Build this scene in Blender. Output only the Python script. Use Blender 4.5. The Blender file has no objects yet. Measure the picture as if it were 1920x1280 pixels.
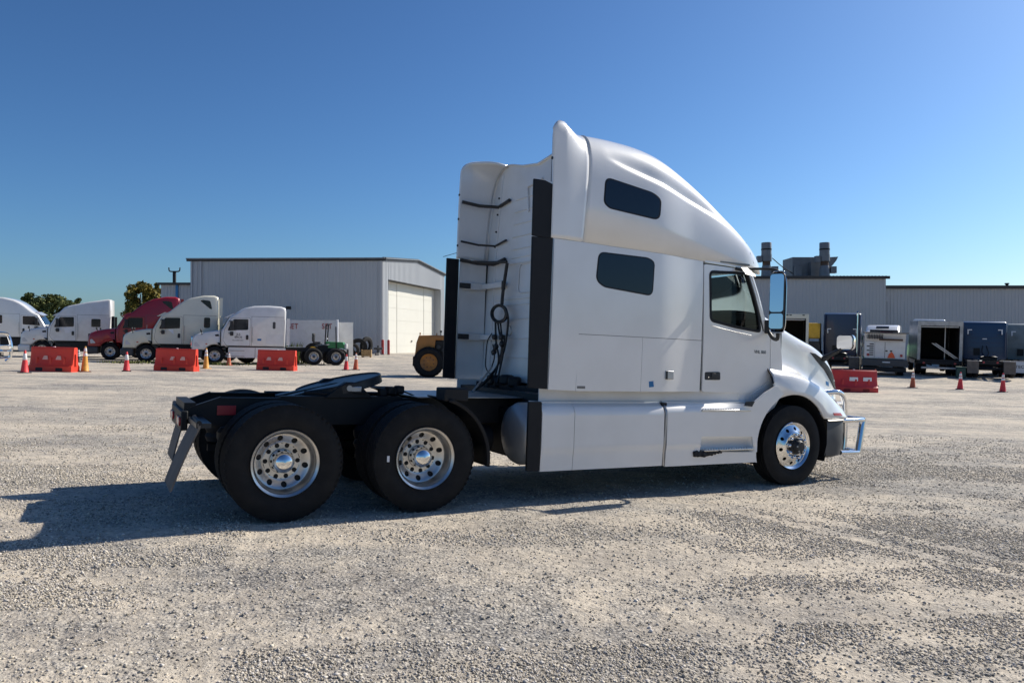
import bpy, bmesh, math, random
import numpy as np
from mathutils import Vector, Matrix
from mathutils.bvhtree import BVHTree
from mathutils.geometry import delaunay_2d_cdt
random.seed(4); RNG = np.random.default_rng(4)
SC = bpy.context.scene
COL = SC.collection
PI = math.pi

# ------------------------------------------------------------------ camera, sky, sun, exposure
FPX = 1440.0                      # focal length in pixels of the 1920 px wide photograph
CAMZ = 1.53
cam_data = bpy.data.cameras.new('camera')
cam_data.sensor_width = 36.0
cam_data.lens = 36.0 * FPX / 1920.0
cam_data.clip_end = 3000
cam = bpy.data.objects.new('camera', cam_data); COL.objects.link(cam)
cam.location = (0, 0, CAMZ); cam.rotation_euler = (PI/2, 0, 0)
SC.camera = cam

SUN_EL = math.radians(36.3)
SUN_H = Vector((0.8503, 0.5263))   # horizontal direction towards the sun
world = bpy.data.worlds.new('World'); SC.world = world; world.use_nodes = True
nt = world.node_tree
bg = nt.nodes['Background']
sky = nt.nodes.new('ShaderNodeTexSky'); sky.sky_type = 'NISHITA'; sky.sun_disc = False
sky.sun_elevation = SUN_EL
sky.sun_rotation = math.atan2(SUN_H.x, SUN_H.y)
sky.altitude = 200; sky.air_density = 1.0; sky.dust_density = 1.0; sky.ozone_density = 10.0
gam = nt.nodes.new('ShaderNodeGamma'); gam.inputs[1].default_value = 1.25    # deeper, more saturated blue all over
tint = nt.nodes.new('ShaderNodeMix'); tint.data_type = 'RGBA'; tint.blend_type = 'MULTIPLY'; tint.inputs['Factor'].default_value = 1.0; tint.inputs['B'].default_value = (1.08, 1.06, .93, 1)
nt.links.new(sky.outputs[0], gam.inputs[0]); nt.links.new(gam.outputs[0], tint.inputs['A']); nt.links.new(tint.outputs['Result'], bg.inputs[0]); bg.inputs[1].default_value = 0.066
sun_d = bpy.data.lights.new('sun', 'SUN'); sun_d.energy = 5.0; sun_d.angle = math.radians(0.5); sun_d.color = (1.0, 0.93, 0.82)
sun = bpy.data.objects.new('sun', sun_d); COL.objects.link(sun)
sv = Vector((SUN_H.x*math.cos(SUN_EL), SUN_H.y*math.cos(SUN_EL), math.sin(SUN_EL)))
sun.rotation_euler = sv.to_track_quat('Z', 'Y').to_euler(); sun.location = (40, 25, 40)
SC.view_settings.view_transform = 'Standard'; SC.view_settings.look = 'None'
SC.view_settings.exposure = 0.22; SC.view_settings.gamma = 1.0; SC.view_settings.use_curve_mapping = False

# ------------------------------------------------------------------ ground shape and pixel rays
def sst(t): t = np.clip(t, 0, 1); return t*t*(3-2*t)
def G(x, y):
    """height of the yard: it falls gently towards the right"""
    left = 1/(1+np.exp(np.clip(np.asarray(x)/5.0, -40, 40)))
    return (-.026*60*np.tanh(np.asarray(x)/60.)-.108*np.tanh(np.asarray(x)/12.)-.32*np.tanh(np.asarray(y)/16.)
            + left*.42*sst((np.asarray(y)-50)/18.) + (1-left)*.50*sst((np.asarray(y)-37)/12.))
def Gz(x, y): return float(G(x, y))
def ray(px, py): return Vector(((px-960)/FPX, 1.0, (640-py)/FPX))
CAM = Vector((0, 0, CAMZ))
def at(px, depth):                      # ground point below a pixel column at a known distance
    x = (px-960)/FPX*depth
    return Vector((x, depth, Gz(x, depth)))
def atz(px, py, depth): return CAM+ray(px, py)*depth

# ------------------------------------------------------------------ mesh helpers
class MB:
    def __init__(s): s.v = []; s.f = []
    def add(s, vs, fs):
        o = len(s.v); s.v += [tuple(p) for p in vs]; s.f += [tuple(i+o for i in f) for f in fs]; return s
    def box(s, c, d, rot=None):
        hx, hy, hz = d[0]/2, d[1]/2, d[2]/2
        vs = [Vector((x, y, z)) for x in (-hx, hx) for y in (-hy, hy) for z in (-hz, hz)]
        if rot is not None: vs = [rot @ p for p in vs]
        return s.add([p+Vector(c) for p in vs], [(0,1,3,2),(4,6,7,5),(0,4,5,1),(2,3,7,6),(0,2,6,4),(1,5,7,3)])
    def bb(s, a, b):
        return s.box([(a[i]+b[i])/2 for i in range(3)], [abs(b[i]-a[i]) for i in range(3)])
    def cyl(s, p0, p1, r0, r1=None, n=12, caps=True):
        r1 = r0 if r1 is None else r1
        p0 = Vector(p0); p1 = Vector(p1); d = (p1-p0).normalized()
        a = d.orthogonal().normalized(); b = d.cross(a)
        vs = []
        for p, r in ((p0, r0), (p1, r1)):
            for i in range(n):
                t = 2*PI*i/n; vs.append(p+(a*math.cos(t)+b*math.sin(t))*r)
        fs = [(i, (i+1) % n, n+(i+1) % n, n+i) for i in range(n)]
        if caps: fs += [tuple(range(n-1, -1, -1)), tuple(range(n, 2*n))]
        return s.add(vs, fs)
    def tube(s, pts, r, n=8, closed=False):
        pts = [Vector(p) for p in pts]; m = len(pts); rings = []
        t0 = (pts[1]-pts[0]).normalized(); a = t0.orthogonal().normalized()
        for i, p in enumerate(pts):
            if closed: t = (pts[(i+1) % m]-pts[i-1]).normalized()
            else: t = (pts[min(i+1, m-1)]-pts[max(i-1, 0)]).normalized()
            a = (a-t*a.dot(t)).normalized(); b = t.cross(a)
            rr = r[i] if isinstance(r, (list, tuple)) else r
            rings.append([p+(a*math.cos(2*PI*k/n)+b*math.sin(2*PI*k/n))*rr for k in range(n)])
        return s.loft(rings, True, closed, not closed)
    def loft(s, rings, closed_ring=False, closed_path=False, caps=False):
        n = len(rings[0]); m = len(rings); vs = [p for r in rings for p in r]; fs = []
        for i in range(m if closed_path else m-1):
            j = (i+1) % m
            for k in range(n if closed_ring else n-1):
                l = (k+1) % n
                fs.append((i*n+k, i*n+l, j*n+l, j*n+k))
        if caps: fs += [tuple(range(n-1, -1, -1)), tuple((m-1)*n+k for k in range(n))]
        return s.add(vs, fs)
    def lathe(s, prof, o, d, n=32):
        """prof: (radius, distance along d)"""
        o = Vector(o); d = Vector(d).normalized(); a = d.orthogonal().normalized(); b = d.cross(a)
        rings = [[o+d*h+(a*math.cos(2*PI*k/n)+b*math.sin(2*PI*k/n))*max(r, 1e-4) for k in range(n)] for r, h in prof]
        return s.loft(rings, True)
    def prism(s, poly, fn0, fn1, caps=True):
        n = len(poly)
        vs = [fn0(*p) for p in poly]+[fn1(*p) for p in poly]
        fs = [(i, (i+1) % n, n+(i+1) % n, n+i) for i in range(n)]
        if caps: fs += [tuple(range(n-1, -1, -1)), tuple(range(n, 2*n))]
        return s.add(vs, fs)
    def prism_y(s, poly, y0, y1):            # poly in (x, z)
        return s.prism(poly, lambda x, z: (x, y0, z), lambda x, z: (x, y1, z))
    def prism_x(s, poly, x0, x1):            # poly in (y, z)
        return s.prism(poly, lambda y, z: (x0, y, z), lambda y, z: (x1, y, z))
    def build(s, name, m, parent=None, smooth=32, bevel=0, seg=2, recalc=True):
        me = bpy.data.meshes.new(name); me.from_pydata([tuple(p) for p in s.v], [], s.f); me.validate()
        if recalc:
            bm = bmesh.new(); bm.from_mesh(me)
            bmesh.ops.remove_doubles(bm, verts=bm.verts, dist=1e-5)
            bmesh.ops.recalc_face_normals(bm, faces=bm.faces); bm.to_mesh(me); bm.free()
        return obj(name, me, m, parent, smooth, bevel, seg)
def obj(name, me, m, parent=None, smooth=32, bevel=0, seg=2):
    if smooth:
        me.polygons.foreach_set('use_smooth', [True]*len(me.polygons))
        me.set_sharp_from_angle(angle=math.radians(smooth))
    me.materials.clear(); me.materials.append(m)
    o = bpy.data.objects.new(name, me); COL.objects.link(o)
    if parent is not None: o.parent = parent
    if bevel:
        b = o.modifiers.new('bevel', 'BEVEL'); b.width = bevel; b.segments = seg; b.limit_method = 'ANGLE'; b.angle_limit = math.radians(40)
    return o
def tag(o, label=None, cat=None, group=None, kind=None):
    if label: o['label'] = label
    if cat: o['category'] = cat
    if group: o['group'] = group
    if kind: o['kind'] = kind
    return o
def thing(name, label, cat, loc=(0, 0, 0), rotz=0, group=None):
    o = bpy.data.objects.new(name, None); COL.objects.link(o); o.empty_display_size = .3
    o.location = loc; o.rotation_euler = (0, 0, rotz)
    return tag(o, label, cat, group)
def copy_tree(o, parent=None):
    c = o.copy(); COL.objects.link(c); c.parent = parent
    for ch in list(o.children): copy_tree(ch, c)
    return c
def dup_part(o, parent, loc=None, rot=None):
    c = copy_tree(o, parent)
    if loc is not None: c.location = loc
    if rot is not None: c.rotation_euler = rot
    return c
def text_mesh(txt, size, depth=.002, spacing=1.0):
    cu = bpy.data.curves.new('t', 'FONT'); cu.body = txt; cu.size = size; cu.extrude = depth
    cu.align_x = 'CENTER'; cu.align_y = 'CENTER'; cu.space_character = spacing; cu.offset = size*.012
    o = bpy.data.objects.new('t', cu); COL.objects.link(o)
    dg = bpy.context.evaluated_depsgraph_get(); me = bpy.data.meshes.new_from_object(o.evaluated_get(dg))
    bpy.data.objects.remove(o); return me
def catmull(pts, n):
    """resample a polyline of tuples to n points with a Catmull-Rom curve"""
    P = np.array(pts, float); m = len(P); out = []
    Q = np.vstack([2*P[0]-P[1], P, 2*P[-1]-P[-2]])
    for t in np.linspace(0, m-1-1e-9, n):
        i = int(t); u = t-i; a, b, c, d = Q[i], Q[i+1], Q[i+2], Q[i+3]
        out.append(.5*((2*b)+(c-a)*u+(2*a-5*b+4*c-d)*u*u+(3*b-a-3*c+d)*u**3))
    return [tuple(p) for p in out]
def rrect(x0, z0, x1, z1, r, n=5):
    out = []
    for cx, cz, a in ((x1-r, z1-r, 0), (x0+r, z1-r, 90), (x0+r, z0+r, 180), (x1-r, z0+r, 270)):
        for k in range(n+1):
            t = math.radians(a+90*k/n); out.append((cx+r*math.cos(t), cz+r*math.sin(t)))
    return out
def round_poly(poly, r, n=5):
    """round the corners of a 2D polygon"""
    out = []; m = len(poly)
    for i in range(m):
        a = Vector(poly[i-1]); b = Vector(poly[i]); c = Vector(poly[(i+1) % m])
        d = min(r, (a-b).length*.45, (c-b).length*.45)
        p = b+(a-b).normalized()*d; q = b+(c-b).normalized()*d
        for k in range(n+1):
            t = k/n; s = p*(1-t)**2+b*2*t*(1-t)+q*t*t; out.append((s.x, s.y))
    return out
def inside(poly, x, y):
    c = False; n = len(poly); j = n-1
    for i in range(n):
        xi, yi = poly[i]; xj, yj = poly[j]
        if (yi > y) != (yj > y) and x < (xj-xi)*(y-yi)/(yj-yi)+xi: c = not c
        j = i
    return c
def densify(poly, res):
    out = []
    for i in range(len(poly)):
        a = poly[i]; b = poly[(i+1) % len(poly)]; d = math.hypot(b[0]-a[0], b[1]-a[1]); k = max(1, int(round(d/res)))
        out += [(a[0]+(b[0]-a[0])*t/k, a[1]+(b[1]-a[1])*t/k) for t in range(k)]
    return out
def cdt(outer, holes, res):
    outer = densify(outer, res); holes = [densify(h, res) for h in holes]
    pts = list(outer); edges = [(i, (i+1) % len(outer)) for i in range(len(outer))]; loops = [list(range(len(outer)))]
    for h in holes:
        o = len(pts); pts += h; edges += [(o+i, o+(i+1) % len(h)) for i in range(len(h))]; loops.append(list(range(o, o+len(h))))
    bpts = np.array(pts); xs = [p[0] for p in outer]; ys = [p[1] for p in outer]
    for gx in np.arange(min(xs)+res/2, max(xs), res):
        for gy in np.arange(min(ys)+res/2, max(ys), res):
            if inside(outer, gx, gy) and not any(inside(h, gx, gy) for h in holes):
                if np.min((bpts[:, 0]-gx)**2+(bpts[:, 1]-gy)**2) > (res*.45)**2: pts.append((gx, gy))
    r = delaunay_2d_cdt([Vector(p) for p in pts], edges, [], 0, 1e-6)
    V = [(p.x, p.y) for p in r[0]]; F = []
    for f in r[2]:
        cx = sum(V[i][0] for i in f)/3; cy = sum(V[i][1] for i in f)/3
        if inside(outer, cx, cy) and not any(inside(h, cx, cy) for h in holes): F.append(tuple(f))
    ec = {}
    for f in F:
        for k in range(3):
            e = (f[k], f[(k+1) % 3]); ec[tuple(sorted(e))] = ec.get(tuple(sorted(e)), 0)+1
    bnd = [e for e, c in ec.items() if c == 1]
    return V, F, bnd
def sheet(name, V, F, bnd, pos, nrm, thick, m, parent):
    """a curved panel: pos(i) and nrm(i) give the outer surface, its rim is turned inwards by thick"""
    P = [Vector(pos(*p)) for p in V]; N = [Vector(nrm(*p)).normalized() for p in V]
    me = bpy.data.meshes.new(name); vs = list(P); ns = list(N); fs = []
    for f in F:
        a, b, c = (P[i] for i in f)
        fs.append(f if (b-a).cross(c-a).dot(N[f[0]]) > 0 else (f[0], f[2], f[1]))
    third = {}
    for f in F:
        for k in range(3): third[tuple(sorted((f[k], f[(k+1) % 3])))] = f[(k+2) % 3]
    for a, b in bnd:
        o = len(vs); vs += [P[a], P[b], P[b]-N[b]*thick, P[a]-N[a]*thick]
        e = (P[b]-P[a]).cross(N[a]).normalized()
        if e.dot(P[third[tuple(sorted((a, b)))]]-P[a]) > 0: e = -e
        g = (P[b]-P[a]).cross(-N[b]*thick)
        ns += [e]*4; fs.append((o, o+1, o+2, o+3) if g.dot(e) > 0 else (o+3, o+2, o+1, o))
    me.from_pydata([tuple(p) for p in vs], [], fs)
    me.polygons.foreach_set('use_smooth', [True]*len(fs))
    me.normals_split_custom_set_from_vertices([tuple(n) for n in ns])
    me.materials.append(m)
    o = bpy.data.objects.new(name, me); COL.objects.link(o); o.parent = parent
    return o

# ------------------------------------------------------------------ materials
MATS = {}
def mat(name, col, rough=.5, metal=0., var=.0, scale=3., coat=0., spec=.5, bump=0., bscale=40., dirt=None, rvar=0.):
    if name in MATS: return MATS[name]
    m = bpy.data.materials.new(name); m.use_nodes = True; t = m.node_tree; b = t.nodes['Principled BSDF']
    b.inputs['Base Color'].default_value = (*col, 1); b.inputs['Roughness'].default_value = rough
    b.inputs['Metallic'].default_value = metal; b.inputs['Coat Weight'].default_value = coat
    b.inputs['Coat Roughness'].default_value = .06; b.inputs['Specular IOR Level'].default_value = spec
    tc = t.nodes.new('ShaderNodeTexCoord')
    if var or rvar:
        n = t.nodes.new('ShaderNodeTexNoise'); n.inputs['Scale'].default_value = scale; n.inputs['Detail'].default_value = 6
        t.links.new(tc.outputs['Object'], n.inputs['Vector'])
        if var:
            mx = t.nodes.new('ShaderNodeMix'); mx.data_type = 'RGBA'
            d = dirt if dirt else tuple(c*(1-var) for c in col)
            mx.inputs['A'].default_value = (*col, 1); mx.inputs['B'].default_value = (*d, 1)
            mr = t.nodes.new('ShaderNodeMapRange'); mr.inputs['From Min'].default_value = .42; mr.inputs['From Max'].default_value = .72
            mr.inputs['To Max'].default_value = var if dirt else 1
            t.links.new(n.outputs['Fac'], mr.inputs['Value']); t.links.new(mr.outputs[0], mx.inputs['Factor'])
            t.links.new(mx.outputs['Result'], b.inputs['Base Color'])
        if rvar:
            mr2 = t.nodes.new('ShaderNodeMapRange'); mr2.inputs['To Min'].default_value = max(.02, rough-rvar); mr2.inputs['To Max'].default_value = rough+rvar
            t.links.new(n.outputs['Fac'], mr2.inputs['Value']); t.links.new(mr2.outputs[0], b.inputs['Roughness'])
    if bump:
        n2 = t.nodes.new('ShaderNodeTexNoise'); n2.inputs['Scale'].default_value = bscale; n2.inputs['Detail'].default_value = 4
        t.links.new(tc.outputs['Object'], n2.inputs['Vector'])
        bp = t.nodes.new('ShaderNodeBump'); bp.inputs['Strength'].default_value = bump; bp.inputs['Distance'].default_value = .01
        t.links.new(n2.outputs['Fac'], bp.inputs['Height']); t.links.new(bp.outputs[0], b.inputs['Normal'])
    MATS[name] = m; return m
WHITE = mat('white paint', (.77, .77, .76), .32, var=.25, scale=2.2, coat=1.0, dirt=(.60, .585, .55), rvar=.08)
WHITE2 = mat('white paint worn', (.72, .72, .71), .35, var=.35, scale=2.5, coat=.3, dirt=(.52, .50, .46))
CREAM = mat('cream paint', (.70, .67, .55), .35, var=.3, scale=2, coat=.3, dirt=(.55, .52, .42))
RED = mat('dark red paint', (.34, .012, .022), .3, var=.3, scale=2, coat=.4, dirt=(.16, .02, .025))
NAVY = mat('navy paint', (.006, .016, .06), .35, var=.3, scale=2, coat=.3, dirt=(.012, .02, .05))
BLUE = mat('blue paint', (.009, .038, .10), .4, var=.4, scale=2, coat=.2, dirt=(.014, .035, .075))
GREEN = mat('green paint', (.03, .20, .07), .45, var=.3, scale=2, dirt=(.05, .15, .06))
LTGREEN = mat('light green paint', (.16, .38, .18), .45, var=.3, scale=2)
YELLOW = mat('machine yellow paint', (.40, .165, .032), .55, var=.6, scale=2.5, dirt=(.21, .105, .045))
YELLOWB = mat('bright yellow paint', (.65, .40, .04), .45, var=.3, scale=2.5)
BLACKP = mat('black plastic', (.018, .019, .021), .55, var=.4, scale=6, dirt=(.05, .048, .045))
RUBBER = mat('black rubber sheet', (.008, .009, .012), .6, var=.3, scale=5, dirt=(.018, .018, .019), spec=.3)
FRAME = mat('chassis black', (.007, .008, .010), .55, var=.4, scale=5, dirt=(.022, .021, .020), spec=.35)
GREASE = mat('greasy steel', (.02, .024, .03), .38, metal=.3, var=.4, scale=6, dirt=(.05, .05, .05))
GREYP = mat('grey bumper plastic', (.055, .057, .06), .6, var=.4, scale=4, dirt=(.09, .088, .085))
TYRE = mat('tyre rubber', (.009, .009, .010), .8, var=.5, scale=9, dirt=(.022, .021, .020), bump=.3, bscale=60, spec=.3)
CHROME = mat('chrome', (.80, .80, .80), .07, metal=1)
ALU = mat('polished aluminium', (.62, .61, .59), .34, metal=1, var=.6, scale=7, dirt=(.42, .38, .33), rvar=.12)
ALU2 = mat('dull aluminium', (.45, .45, .45), .42, metal=.9, var=.4, scale=7, dirt=(.30, .28, .25))
STEELRIM = mat('rim grey', (.42, .42, .42), .5, metal=.3, var=.4, scale=8)
DECK = mat('deck plate aluminium', (.40, .42, .44), .4, metal=.8, var=.4, scale=12)
TANK = mat('tank aluminium', (.50, .49, .47), .45, metal=.6, var=.4, scale=4, dirt=(.34, .32, .29))
DGLASS = mat('dark tinted glass', (.006, .009, .016), .06, spec=.5)
REDL = mat('red reflector', (.38, .02, .03), .3, spec=.6)
AMBER = mat('side marker lens', (.45, .06, .03), .25)
STICK = mat('blue sticker', (.02, .17, .40), .5)
LIGHTL = mat('clear lens', (.55, .56, .58), .12, spec=.6)
GREYTXT = mat('grey emblem', (.16, .17, .18), .35, metal=.6)
INTER = mat('cab trim grey', (.075, .085, .09), .8, var=.3, scale=6)
INTERL = mat('cab trim light', (.22, .24, .24), .8, var=.2, scale=6)
FLAP = mat('mud flap rubber', (.11, .095, .085), .75, var=.6, scale=5, dirt=(.18, .155, .13))
HOSE = mat('hose rubber', (.012, .012, .013), .5)
RETRO = mat('white reflective tape', (.75, .76, .78), .5)
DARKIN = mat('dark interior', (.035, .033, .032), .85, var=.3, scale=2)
CONCR = mat('concrete', (.36, .34, .31), .9, var=.4, scale=3)
WOOD = mat('pallet wood', (.42, .28, .13), .8, var=.5, scale=7)
BOLL = mat('bollard red paint', (.42, .035, .03), .5, var=.3, scale=4)
CONE = mat('cone red plastic', (.80, .055, .055), .5, var=.25, scale=8)
CONEY = mat('cone yellow plastic', (.74, .36, .06), .5, var=.3, scale=8)
CONEO = mat('cone faded orange plastic', (.55, .13, .05), .55, var=.3, scale=8)
COLLAR = mat('cone collar sheeting', (.78, .77, .76), .55, var=.4, scale=14, dirt=(.45, .42, .4))
BARR = mat('barrier orange red plastic', (.75, .052, .024), .5, var=.35, scale=4, dirt=(.55, .05, .02))
BARR2 = mat('barrier red plastic', (.55, .03, .03), .5, var=.4, scale=4, dirt=(.36, .025, .025))
SIGNO = mat('orange emblem', (.85, .12, .03), .5)
DARKTRIM = mat('roof trim brown', (.028, .026, .027), .5)
ROOFM = mat('metal roof', (.22, .23, .24), .5, metal=.5, var=.3)
STACK = mat('galvanised duct', (.20, .21, .22), .55, metal=.4, var=.4, scale=2, dirt=(.12, .12, .12))
RUST = mat('rusty duct', (.12, .075, .05), .8, var=.5, scale=2)
DOORW = mat('roll door white', (.66, .65, .58), .6, var=.3, scale=.7, dirt=(.58, .57, .50))
SIDING = mat('grey metal siding', (.42, .44, .46), .5, var=.35, scale=.35, dirt=(.38, .40, .425), spec=.4)
SIDING2 = mat('grey metal siding right hall', (.42, .435, .455), .5, var=.4, scale=.35, dirt=(.36, .375, .395), spec=.4)
BARK = mat('bark', (.085, .065, .05), .9, var=.5, scale=3)
TEXTR = mat('red lettering', (.40, .06, .05), .5)
TEXTD = mat('dark lettering', (.02, .022, .03), .5)
def glass_mat():
    m = bpy.data.materials.new('window glass'); m.use_nodes = True; t = m.node_tree
    for n in list(t.nodes): t.nodes.remove(n)
    o = t.nodes.new('ShaderNodeOutputMaterial'); mx = t.nodes.new('ShaderNodeMixShader'); fr = t.nodes.new('ShaderNodeFresnel')
    tr = t.nodes.new('ShaderNodeBsdfTransparent'); gl = t.nodes.new('ShaderNodeBsdfGlossy')
    tr.inputs[0].default_value = (.52, .60, .61, 1); gl.inputs['Roughness'].default_value = .02; fr.inputs[0].default_value = 1.5
    t.links.new(fr.outputs[0], mx.inputs[0]); t.links.new(tr.outputs[0], mx.inputs[1]); t.links.new(gl.outputs[0], mx.inputs[2])
    t.links.new(mx.outputs[0], o.inputs[0]); return m
GLASS = glass_mat()

def gravel_mat():
    m = bpy.data.materials.new('gravel yard'); m.use_nodes = True; t = m.node_tree; b = t.nodes['Principled BSDF']
    N = t.nodes.new; L = t.links.new
    tc = N('ShaderNodeTexCoord'); co = tc.outputs['Object']
    def noise(sc, det=6, rough=.6, vec=co):
        n = N('ShaderNodeTexNoise'); n.inputs['Scale'].default_value = sc; n.inputs['Detail'].default_value = det; n.inputs['Roughness'].default_value = rough
        L(vec, n.inputs['Vector']); return n.outputs['Fac']
    def ramp(inp, stops):
        r = N('ShaderNodeValToRGB'); e = r.color_ramp.elements
        e[0].position, e[0].color = stops[0][0], (*stops[0][1], 1); e[1].position, e[1].color = stops[-1][0], (*stops[-1][1], 1)
        for p, c in stops[1:-1]: x = e.new(p); x.color = (*c, 1)
        L(inp, r.inputs[0]); return r.outputs[0]
    def mix(f, a, bb, bt='MIX'):
        x = N('ShaderNodeMix'); x.data_type = 'RGBA'; x.blend_type = bt
        for s, v in (('Factor', f), ('A', a), ('B', bb)):
            if isinstance(v, float): x.inputs[s].default_value = v
            elif isinstance(v, tuple): x.inputs[s].default_value = (*v, 1)
            else: L(v, x.inputs[s])
        return x.outputs['Result']
    mp = N('ShaderNodeMapping'); mp.inputs['Scale'].default_value = (.55, 1.0, 1.0); mp.inputs['Rotation'].default_value = (0, 0, -.12); L(co, mp.inputs[0])
    big = noise(.33, 5, .62, mp.outputs[0]); fine = noise(26, 5, .7); mid = noise(3.0, 4, .6)
    grain = noise(11, 6, .75); streak = noise(1.1, 5, .65, mp.outputs[0])
    vo = N('ShaderNodeTexVoronoi'); vo.inputs['Scale'].default_value = 42; L(co, vo.inputs['Vector'])
    dust = ramp(fine, [(.25, (.48, .415, .325)), (.55, (.63, .555, .45)), (.8, (.71, .635, .525))])
    sep = N('ShaderNodeSeparateColor'); L(vo.outputs['Color'], sep.inputs[0])
    stone = ramp(sep.outputs[0], [(0, (.22, .215, .205)), (.5, (.44, .415, .375)), (1, (.67, .625, .55))])
    edge = ramp(vo.outputs['Distance'], [(.0, (1, 1, 1)), (.45, (.92, .92, .92)), (.75, (.5, .5, .52))])
    stone = mix(1.0, stone, edge, 'MULTIPLY')
    mb = N('ShaderNodeMath'); mb.operation = 'ADD'; L(big, mb.inputs[0])
    ms = N('ShaderNodeMath'); ms.operation = 'MULTIPLY_ADD'; ms.inputs[1].default_value = .5; ms.inputs[2].default_value = -.25; L(mid, ms.inputs[0]); L(ms.outputs[0], mb.inputs[1])
    fac = ramp(mb.outputs[0], [(.40, (.06, .06, .06)), (.62, (.9, .9, .9))])
    c = mix(fac, dust, stone)
    c = mix(1.0, c, ramp(grain, [(.30, (.62, .62, .63)), (.5, (1, 1, 1)), (.7, (1.12, 1.11, 1.09))]), 'MULTIPLY')
    c = mix(1.0, c, ramp(streak, [(.32, (.76, .76, .775)), (.55, (1.0, .995, .985)), (.72, (1.10, 1.08, 1.05))]), 'MULTIPLY')
    L(c, b.inputs['Base Color']); b.inputs['Roughness'].default_value = .92; b.inputs['Specular IOR Level'].default_value = .25
    h1 = N('ShaderNodeMath'); h1.operation = 'MULTIPLY'; L(vo.outputs['Distance'], h1.inputs[0]); L(fac, h1.inputs[1])
    h2 = N('ShaderNodeMath'); h2.operation = 'MULTIPLY_ADD'; h2.inputs[1].default_value = -1.0; L(h1.outputs[0], h2.inputs[0]); L(fine, h2.inputs[2])
    bp = N('ShaderNodeBump'); bp.inputs['Strength'].default_value = .8; bp.inputs['Distance'].default_value = .02; L(h2.outputs[0], bp.inputs['Height'])
    b2 = N('ShaderNodeBump'); b2.inputs['Strength'].default_value = .7; b2.inputs['Distance'].default_value = .05; L(noise(7.5, 5, .7), b2.inputs['Height']); L(bp.outputs[0], b2.inputs['Normal'])
    L(b2.outputs[0], b.inputs['Normal'])
    return m
GRAVEL = gravel_mat()
def stone_mat():
    m = bpy.data.materials.new('loose stone'); m.use_nodes = True; t = m.node_tree; b = t.nodes['Principled BSDF']
    a = t.nodes.new('ShaderNodeVertexColor'); a.layer_name = 'tint'; t.links.new(a.outputs[0], b.inputs['Base Color'])
    b.inputs['Roughness'].default_value = .9; b.inputs['Specular IOR Level'].default_value = .25; return m
STONE = stone_mat()
def leaf_mat(name, c1, c2):
    m = bpy.data.materials.new(name); m.use_nodes = True; t = m.node_tree; b = t.nodes['Principled BSDF']
    g = t.nodes.new('ShaderNodeNewGeometry'); n = t.nodes.new('ShaderNodeTexNoise'); n.inputs['Scale'].default_value = .9
    tc = t.nodes.new('ShaderNodeTexCoord'); t.links.new(tc.outputs['Object'], n.inputs['Vector'])
    ad = t.nodes.new('ShaderNodeMath'); ad.operation = 'MULTIPLY_ADD'; ad.inputs[1].default_value = .5
    t.links.new(g.outputs['Random Per Island'], ad.inputs[0]); t.links.new(n.outputs['Fac'], ad.inputs[2])
    r = t.nodes.new('ShaderNodeValToRGB'); r.color_ramp.elements[0].position = .45; r.color_ramp.elements[1].position = 1.0
    r.color_ramp.elements[0].color = (*c1, 1); r.color_ramp.elements[1].color = (*c2, 1)
    t.links.new(ad.outputs[0], r.inputs[0]); t.links.new(r.outputs[0], b.inputs['Base Color'])
    b.inputs['Roughness'].default_value = .7; b.inputs['Transmission Weight'].default_value = .0
    b.inputs['Specular IOR Level'].default_value = .2
    return m
LEAFD = leaf_mat('leaf dark', (.03, .06, .024), (.12, .13, .035))
LEAFY = leaf_mat('leaf autumn', (.045, .06, .015), (.26, .19, .03))
WEED = leaf_mat('weed leaf', (.05, .08, .02), (.16, .16, .05))

# ------------------------------------------------------------------ numpy value noise (for the ground relief and stone cover)
_perm = RNG.random((256, 256))
def vnoise(x, y):
    xi = np.floor(x).astype(int); yi = np.floor(y).astype(int); u = sst(x-xi); v = sst(y-yi)
    g = lambda a, b: _perm[a % 256, b % 256]
    return (g(xi, yi)*(1-u)+g(xi+1, yi)*u)*(1-v)+(g(xi, yi+1)*(1-u)+g(xi+1, yi+1)*u)*v
def fbm(x, y, o=4):
    s = 0; a = .5
    for k in range(o): s = s+a*vnoise(x*2**k+17*k, y*2**k+31*k); a *= .5
    return s
TRACKS = [((2.55, 7.7), (.62, -.78), .13), ((2.95, 7.9), (.62, -.78), .10), ((-3.2, 5.0), (.985, .17), .20), ((-3.2, 4.15), (.985, .17), .16), ((-1.55, 4.0), (.25, -.97), .14), ((1.0, 4.6), (.97, .25), .17), ((0., 12.5), (1.0, -.02), .3), ((0., 14.6), (1.0, -.02), .3)]
def track(x, y):
    t = 0.*np.asarray(x); r = t
    for (px, py), (dx, dy), hw in TRACKS:
        u = (np.asarray(x)-px)*dx+(np.asarray(y)-py)*dy; v = -(np.asarray(x)-px)*dy+(np.asarray(y)-py)*dx+.12*np.sin(u*.5)
        m = np.clip(1.4-np.abs(v)/hw, 0, 1)*np.clip(1.5-np.abs(u)/7., 0, 1); m = m*m*(3-2*m)
        t = np.maximum(t, m); r = r-m*(.010+.005*np.sin(u*52.+6*np.sign(v)*np.abs(v)))
    return t, r
def relief(x, y):                    # centimetre unevenness of the yard, fading with distance
    fade = np.exp(-(np.hypot(np.asarray(x), np.asarray(y))/10.5)**4)
    return fade*((fbm(x*.8, y*.8)-.47)*.05+(fbm(x*4.2, y*4.2, 3)-.43)*.022+track(x, y)[1])

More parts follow.
